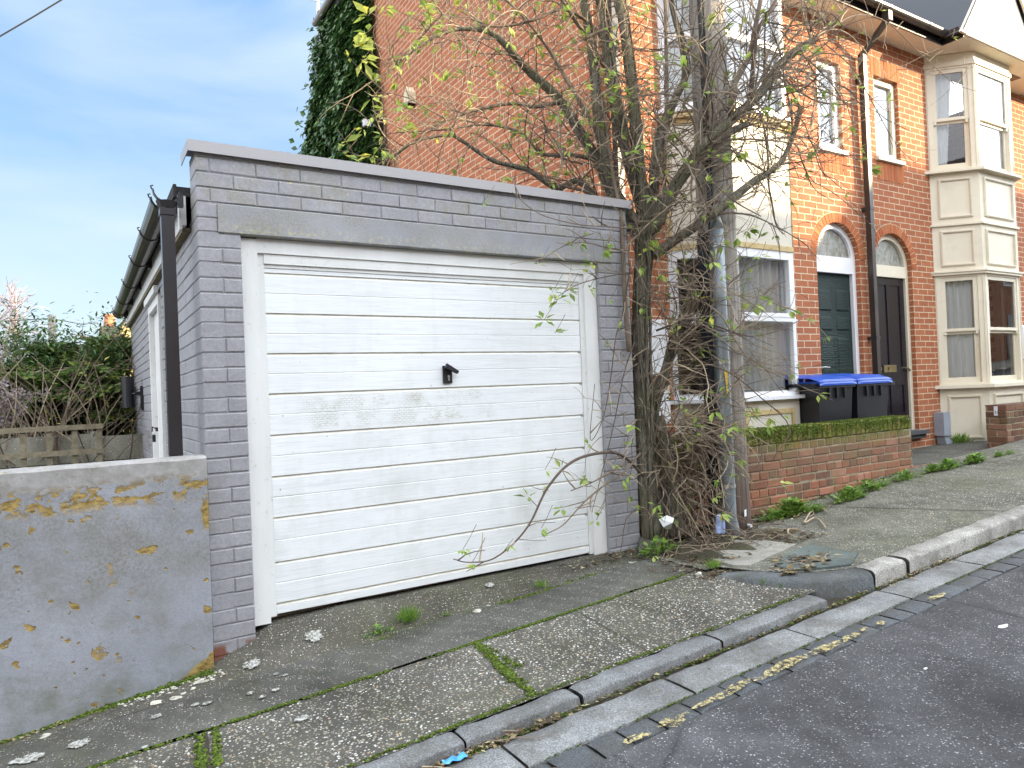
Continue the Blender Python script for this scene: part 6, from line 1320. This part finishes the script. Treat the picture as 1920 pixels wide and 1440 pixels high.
for (u, v, n, L, lab, f, broad) in [
 (765,1175,150,.085,'feathery green weed on the apron in front of the garage door',zpath,False),
 (708,1195,60,.05,'small bright green weed left of the feathery one on the apron',zpath,True),
 (1013,1100,60,.06,'grassy weed in the apron crack near the right of the door',zpath,False),
 (835,1158,40,.025,'flat clump of clover like weed in the apron crack',zpath,True),
 (880,1150,40,.025,'flat green weed beside the pale stone on the apron',zpath,True),
 (1485,965,420,.13,'lush bright green weed clump at the foot of the garden wall near the pole',zraised,True),
 (1450,975,160,.10,'weed clump closest to the pole at the garden wall foot',zraised,True),
 (1530,960,140,.07,'low weed clump just right of the lush one by the garden wall',zraised,True),
 (1590,938,220,.12,'green weed clump under the middle of the garden wall',zraised,True),
 (1625,922,140,.11,'upright weed against the garden wall, third from its right end',zraised,True),
 (1655,912,80,.07,'small weed against the garden wall, second from its right end',zraised,True),
 (1695,900,150,.10,'weed at the right end of the garden wall',zraised,True),
 (1745,885,200,.08,'weed patch along the brick threshold, nearest the garden wall',zraised,True),
 (1775,880,200,.11,'tall yellow green weed patch in the middle of the brick threshold',zraised,True),
 (1825,868,300,.10,'widest weed patch along the brick threshold',zraised,True),
 (1870,856,160,.06,'weed patch at the foot of the dark brick wall end',zraised,True),
 (1890,852,100,.05,'smallest weed patch by the dark brick wall end',zraised,True),
 (1335,1065,90,.07,'weed sprouting at the end of the dark corner kerb',zraised,False),
 (1390,1085,200,.035,'grass strip growing against the left of the dark corner kerb',zpath,False),
 (1430,1095,260,.035,'grass strip growing against the middle of the dark corner kerb',zpath,False),
 (1462,1100,120,.03,'grass strip ending under the dark corner kerb',zpath,False)]:
    X, Y, Z = tg(u, v, f); 
    if f is zraised: Y = min(Y, 3.95)
    tuft(X, Y, Z, n, L, lab, 1.0 if not broad else .8, broad=broad)
tuft(9.75, 4.78, -.93, 260, .16, 'grassy weed at the foot of the cream bay by the grey box', .9)
tuft(3.25, 3.52, -1.12, 120, .10, 'leafy weed at the foot of the right garage pillar', .9, broad=True)
# moss in joints
mb = MB()
def mossline(pts, n, w, s0, s1, f=zpath, dz=0.004):
    for i in range(n):
        t = rng.random()*(len(pts)-1); k = int(t); t -= k; x = lerp(pts[k][0], pts[k+1][0], t) + rng.gauss(0, w); y = lerp(pts[k][1], pts[k+1][1], t) + rng.gauss(0, w)
        if .5 + noise.noise(Vector((x*3.1, y*3.1, 9))) < rng.random()*.85: continue
        s = rng.uniform(s0, s1); mb.blob((x, y, f(x, y)+dz), s, s, s*.6, rough=.4)
mossline([(-1, 3.115), (.5, 3.118), (1.6, 3.118), (2.3, 3.118), (3.1, 3.12)], 2600, .005, .003, .009)
mossline([(1.56, 2.48), (1.60, 2.8), (1.64, 3.1)], 650, .012, .004, .010)
mossline([(1.66, 2.75), (1.66, 3.0)], 160, .02, .003, .008); mossline([(.33, 2.75), (.37, 3.1)], 300, .008, .005, .011); mossline([(.39, 2.8), (.43, 3.1)], 260, .008, .005, .011)
mossline([(.2, 2.465), (1.4, 2.466), (2.2, 2.467), (3.3, 2.467)], 1300, .006, .003, .007)
mossline([(-3, 3.66), (-1, 3.655), (.5, 3.655)], 2200, .014, .005, .012)
mossline([(1.2, 3.48), (1.7, 3.49), (2.3, 3.49), (2.9, 3.5)], 700, .012, .004, .010)
mossline([(4, 3.94), (5, 3.93), (7, 3.93)], 500, .015, .004, .010, zraised)
mossline([(.4, 2.108), (2.2, 2.110), (5, 2.110), (7, 2.11)], 1400, .003, .002, .005, lambda x, y: zj(x), .0)
mossline([(.5, 2.33), (2, 2.335), (3.3, 2.335), (6, 2.325)], 1500, .008, .003, .007, lambda x, y: zj(x), -.002)
tag(mb.build('moss', M['moss'], origin=(1, 3, -1.3)), 'green moss lining the pavement joints and wall feet', 'moss', kind='stuff')
# loose litter: leaves, twigs, grit
mb = MB()
def scat(n, box, f, s0, s1, flat=.5, rmin=0, rmax=1):
    for i in range(n):
        x = rng.uniform(box[0], box[1]); y = rng.uniform(box[2], box[3])
        if .55 + noise.noise(Vector((x*2.3, y*4.1, 5))) < rng.random()*.9: continue
        a = rng.uniform(0, 6.28); s = rng.uniform(s0, s1); mb.leaf((x, y, f(x,y)+.004+rng.random()*.006), (math.cos(a), math.sin(a), rng.uniform(-.05,.3)), (rng.uniform(-flat,flat), rng.uniform(-flat,flat), 1), s, s*rng.uniform(.25,.6), 0, rng.uniform(rmin, rmax))
gutf = lambda x, y: zj(x) - .004
scat(1500, (.2, 8, 2.315, 2.345), gutf, .010, .032); scat(300, (.9, 1.6, 2.30, 2.35), gutf, .012, .04); scat(120, (3.3, 4.8, 2.25, 2.33), lambda x, y: zj(x)+.006, .01, .03, rmin=.4)
scat(1300, (3.25, 4.4, 3.05, 3.7), zraised, .02, .055, .7, 0, .75); scat(900, (3.1, 3.6, 2.95, 3.6), zpath, .015, .05, .7, 0, .8); scat(900, (4.1, 5.3, 3.6, 3.95), zraised, .015, .045, .7); scat(250, (5.3, 7.2, 3.85, 3.96), zraised, .012, .03)
scat(90, (.3, 3.2, 3.45, 3.72), zpath, .008, .02); scat(260, (2.6, 3.2, 3.6, 3.76), zpath, .015, .045); scat(140, (-.5, .55, 3.5, 3.66), zpath, .01, .03, rmin=.5); scat(25, (0, 3.4, 2.5, 3.1), zpath, .008, .02); scat(80, (3.4, 7, 2.5, 3.8), zraised, .01, .03, rmin=.4); scat(80, (.3, 6, 2.12, 2.3), lambda x, y: zj(x)+.006, .008, .02)
scat(160, (3.42, 3.9, 2.62, 2.86), zraised, .03, .09, .4, .2, .9)
tag(mb.build('leaf_litter', M['dry'], origin=(3.5, 3, -1.2)), 'dry brown leaves and scraps in the gutter and round the tree foot', 'leaf litter', kind='stuff')
mb = MB()
def sticks(n, box, f, l0, l1, r):
    for i in range(n):
        x = rng.uniform(box[0], box[1]); y = rng.uniform(box[2], box[3]); a = rng.uniform(0, 6.28); L = rng.uniform(l0, l1); P = []
        for k in range(6): P.append((x, y, f(x,y)+r+.004+rng.random()*.015)); a += rng.uniform(-.6,.6); x += math.cos(a)*L/5; y += math.sin(a)*L/5
        mb.tube(P, [r*(1-.12*k) for k in range(6)], 5, 0, rng.random())
sticks(60, (3.3, 4.2, 3.2, 3.65), lambda x, y: zraised(x,y)+rng.random()*.05, .1, .5, .0028); sticks(18, (3.5, 3.85, 2.65, 2.8), zraised, .08, .25, .003); sticks(14, (4.3, 5.1, 3.4, 3.85), zraised, .12, .35, .004); sticks(8, (.9, 1.4, 2.3, 2.34), gutf, .1, .3, .003); sticks(20, (3.0, 3.5, 3.0, 3.4), zpath, .1, .35, .003)
tag(mb.build('fallen_twigs', M['twig'], origin=(3.7, 3.3, -1.2)), 'thin broken twigs lying round the tree foot and gutter', 'twigs', kind='stuff')
# curled pale root like twigs on the footway
for (pts, lab) in (([(1508,985),(1520,965),(1540,958),(1552,965)], 'pale curled fallen stick behind its fork on the raised footway'), ([(1510,985),(1530,975),(1545,990),(1548,995)], 'pale forked fallen stick at the garden wall foot'), ([(1490,1012),(1478,1005),(1480,997),(1495,998)], 'short pale hooked stick beside the flagstone')):
    mb = MB(); mb.tube(tubecurve([Vector(tg(u, v, zraised)) + Vector((0,0,.02)) for u, v in pts], 4), .006, 6, 0, .95); tag(mb.build('fallen_stick', M['twig']), lab, 'stick', 'pale sticks on the footway')
# pale stones at the foot of the left wall
rr = random.Random(12)
for i, (u, v, s, lab) in enumerate([(375,1282,.022,'flat grey stone at the corner of the grey wall'),(330,1312,.020,'pale flake of stone lowest but one along the wall foot'),(345,1302,.013,'small cream stone beside the pale flake'),(362,1293,.012,'small cream stone below the grey one'),(292,1322,.022,'cream stone furthest left in the row of stones'),(388,1278,.011,'cream chip nearest the garage pillar'),(85,1383,.018,'white pebble on the moss under the grey wall'),(895,1149,.024,'pale stone lying in the crack of the apron'),(1310,1078,.02,'pale rounded stone on the slate slab')]):
    f = zraised if u > 1250 else zpath; X, Y, Z = tg(u, v, f); mb = MB(); mb.blob((X, min(Y, 3.66) if u < 500 else Y, Z+s*.35), s*rr.uniform(1,1.5), s*rr.uniform(.7,1), s*.5, rough=.35); tag(mb.build('loose_stone', M['stone']), lab, 'stone', 'loose stones on the pavement')
mb = MB()
for i in range(120):
    x = rng.uniform(.1, .55); y = 3.64 - rng.random()**2*.07 ; s = rng.uniform(.003,.008); mb.blob((x, y, zpath(x,y)+s*.4), s*1.3, s, s*.6, rough=.4)
tag(mb.build('stone_chips', M['stone'], origin=(.3,3.6,-1.3)), 'scatter of tiny cream chips fallen from the grey wall', 'stone chips', kind='stuff')
# lichen discs
for (u, v, s, f, lab) in [(590,1220,.05,zpath,'largest white lichen patch, below the garage door'),(472,1254,.045,zpath,'white lichen patch near the left pillar'),(566,1350,.034,zpath,'white lichen patch lower on the pebbled footway'),(918,1093,.034,zpath,'white lichen patch under the middle of the door'),(293,1348,.024,zpath,'oval white lichen spot left of the pillar'),(470,1304,.02,zpath,'upper left of the trio of lichen spots on the concrete strip'),(492,1311,.018,zpath,'lowest of the trio of lichen spots on the concrete strip'),(517,1298,.020,zpath,'right of the trio of lichen spots on the concrete strip'),(915,1112,.018,zpath,'small lichen spot under the patch by the door middle'),(518,1268,.014,zpath,'left of two small lichen spots below the pillar'),(534,1270,.016,zpath,'right of two small lichen spots below the pillar'),(58,1427,.05,zpath,'large lichen patch in the bottom left corner'),(28,1433,.025,zpath,'small lichen spot in the bottom left corner'),(148,1400,.045,zpath,'wide lichen patch below the left wall'),(366,1326,.02,zpath,'lichen spot below the heap of cream stones'),(388,1323,.022,zpath,'lichen spot just right of the one below the cream stones')]:
    X, Y, Z = tg(u, v, f); s *= .85; mb = MB(); n = 70; P = []
    for i in range(n):
        a = i/n*6.283; r_ = s*(1+.28*noise.noise(Vector((math.cos(a)*2.2, math.sin(a)*2.2, u)))+.30*noise.noise(Vector((math.cos(a)*5, math.sin(a)*5, v)))+.22*noise.noise(Vector((math.cos(a)*14, math.sin(a)*14, v)))); x, y = X+r_*math.cos(a), Y+r_*math.sin(a)*.8; P.append((x, y, f(x, y)+.0125 if Y > 3.12 else f(x,y)+.008))
    mb.add(P, [tuple(range(n))]); tag(mb.build('lichen_patch', M['lichen']), lab, 'lichen', 'white lichen patches on the pavement')
# rubbish
X, Y, Z = tg(1250, 985, zraised); Y = 3.5
q = PY(1250, 980, 3.5); mb = MB(); g_ = [(-.07,.03),(-.03,.05),(.02,.045),(.075,.02),(.03,-.01),(.045,-.05),(.0,-.045),(-.05,-.02)]
mb.add([(q.x+a, 3.50-.02*math.sin(i*2), q.z+b) for i, (a, b) in enumerate(g_)] + [(q.x, 3.44, q.z+.01)], [(i, (i+1)%8, 8) for i in range(8)]); tag(mb.build('paper_scrap', M['white_p']), 'crumpled white paper scrap caught in the twigs at the tree foot', 'litter')
q = PY(1350, 985, 3.42); cn = tag(empty('drinks_can', (q.x, 3.42, q.z-.06)), 'pale blue drinks can standing between the tree and the pole', 'drinks can')
mb = MB(); mb.tube([(q.x, 3.42, q.z-.055), (q.x, 3.42, q.z-.05), (q.x+.01, 3.42, q.z+.06), (q.x+.012, 3.42, q.z+.07)], [.024,.032,.032,.025], 14); mb.build('can_body', M['blue_can'], cn)
X, Y, Z = tg(853, 1432, lambda x, y: zj(x)); mb = MB(); vs = []
for i in range(7):
    for j in range(4): vs.append((X-.045+i*.015, Y-.016+j*.011, zj(X)+.012+rng.uniform(0,.012)))
mb.add(vs, [(i*4+j, (i+1)*4+j, (i+1)*4+j+1, i*4+j+1) for i in range(6) for j in range(3)]); tag(mb.build('sweet_wrapper', M['blue_wrap']), 'crumpled blue wrapper in the gutter at the bottom edge', 'litter')
X, Y, Z = tg(1898, 855, zraised); mb = MB(); mb.blob((X, 3.85, zraised(X,3.85)+.012), .04, .018, .014, rough=.2); tag(mb.build('crushed_can', M['zinc']), 'small crushed silver scrap by the dark brick wall end', 'litter')
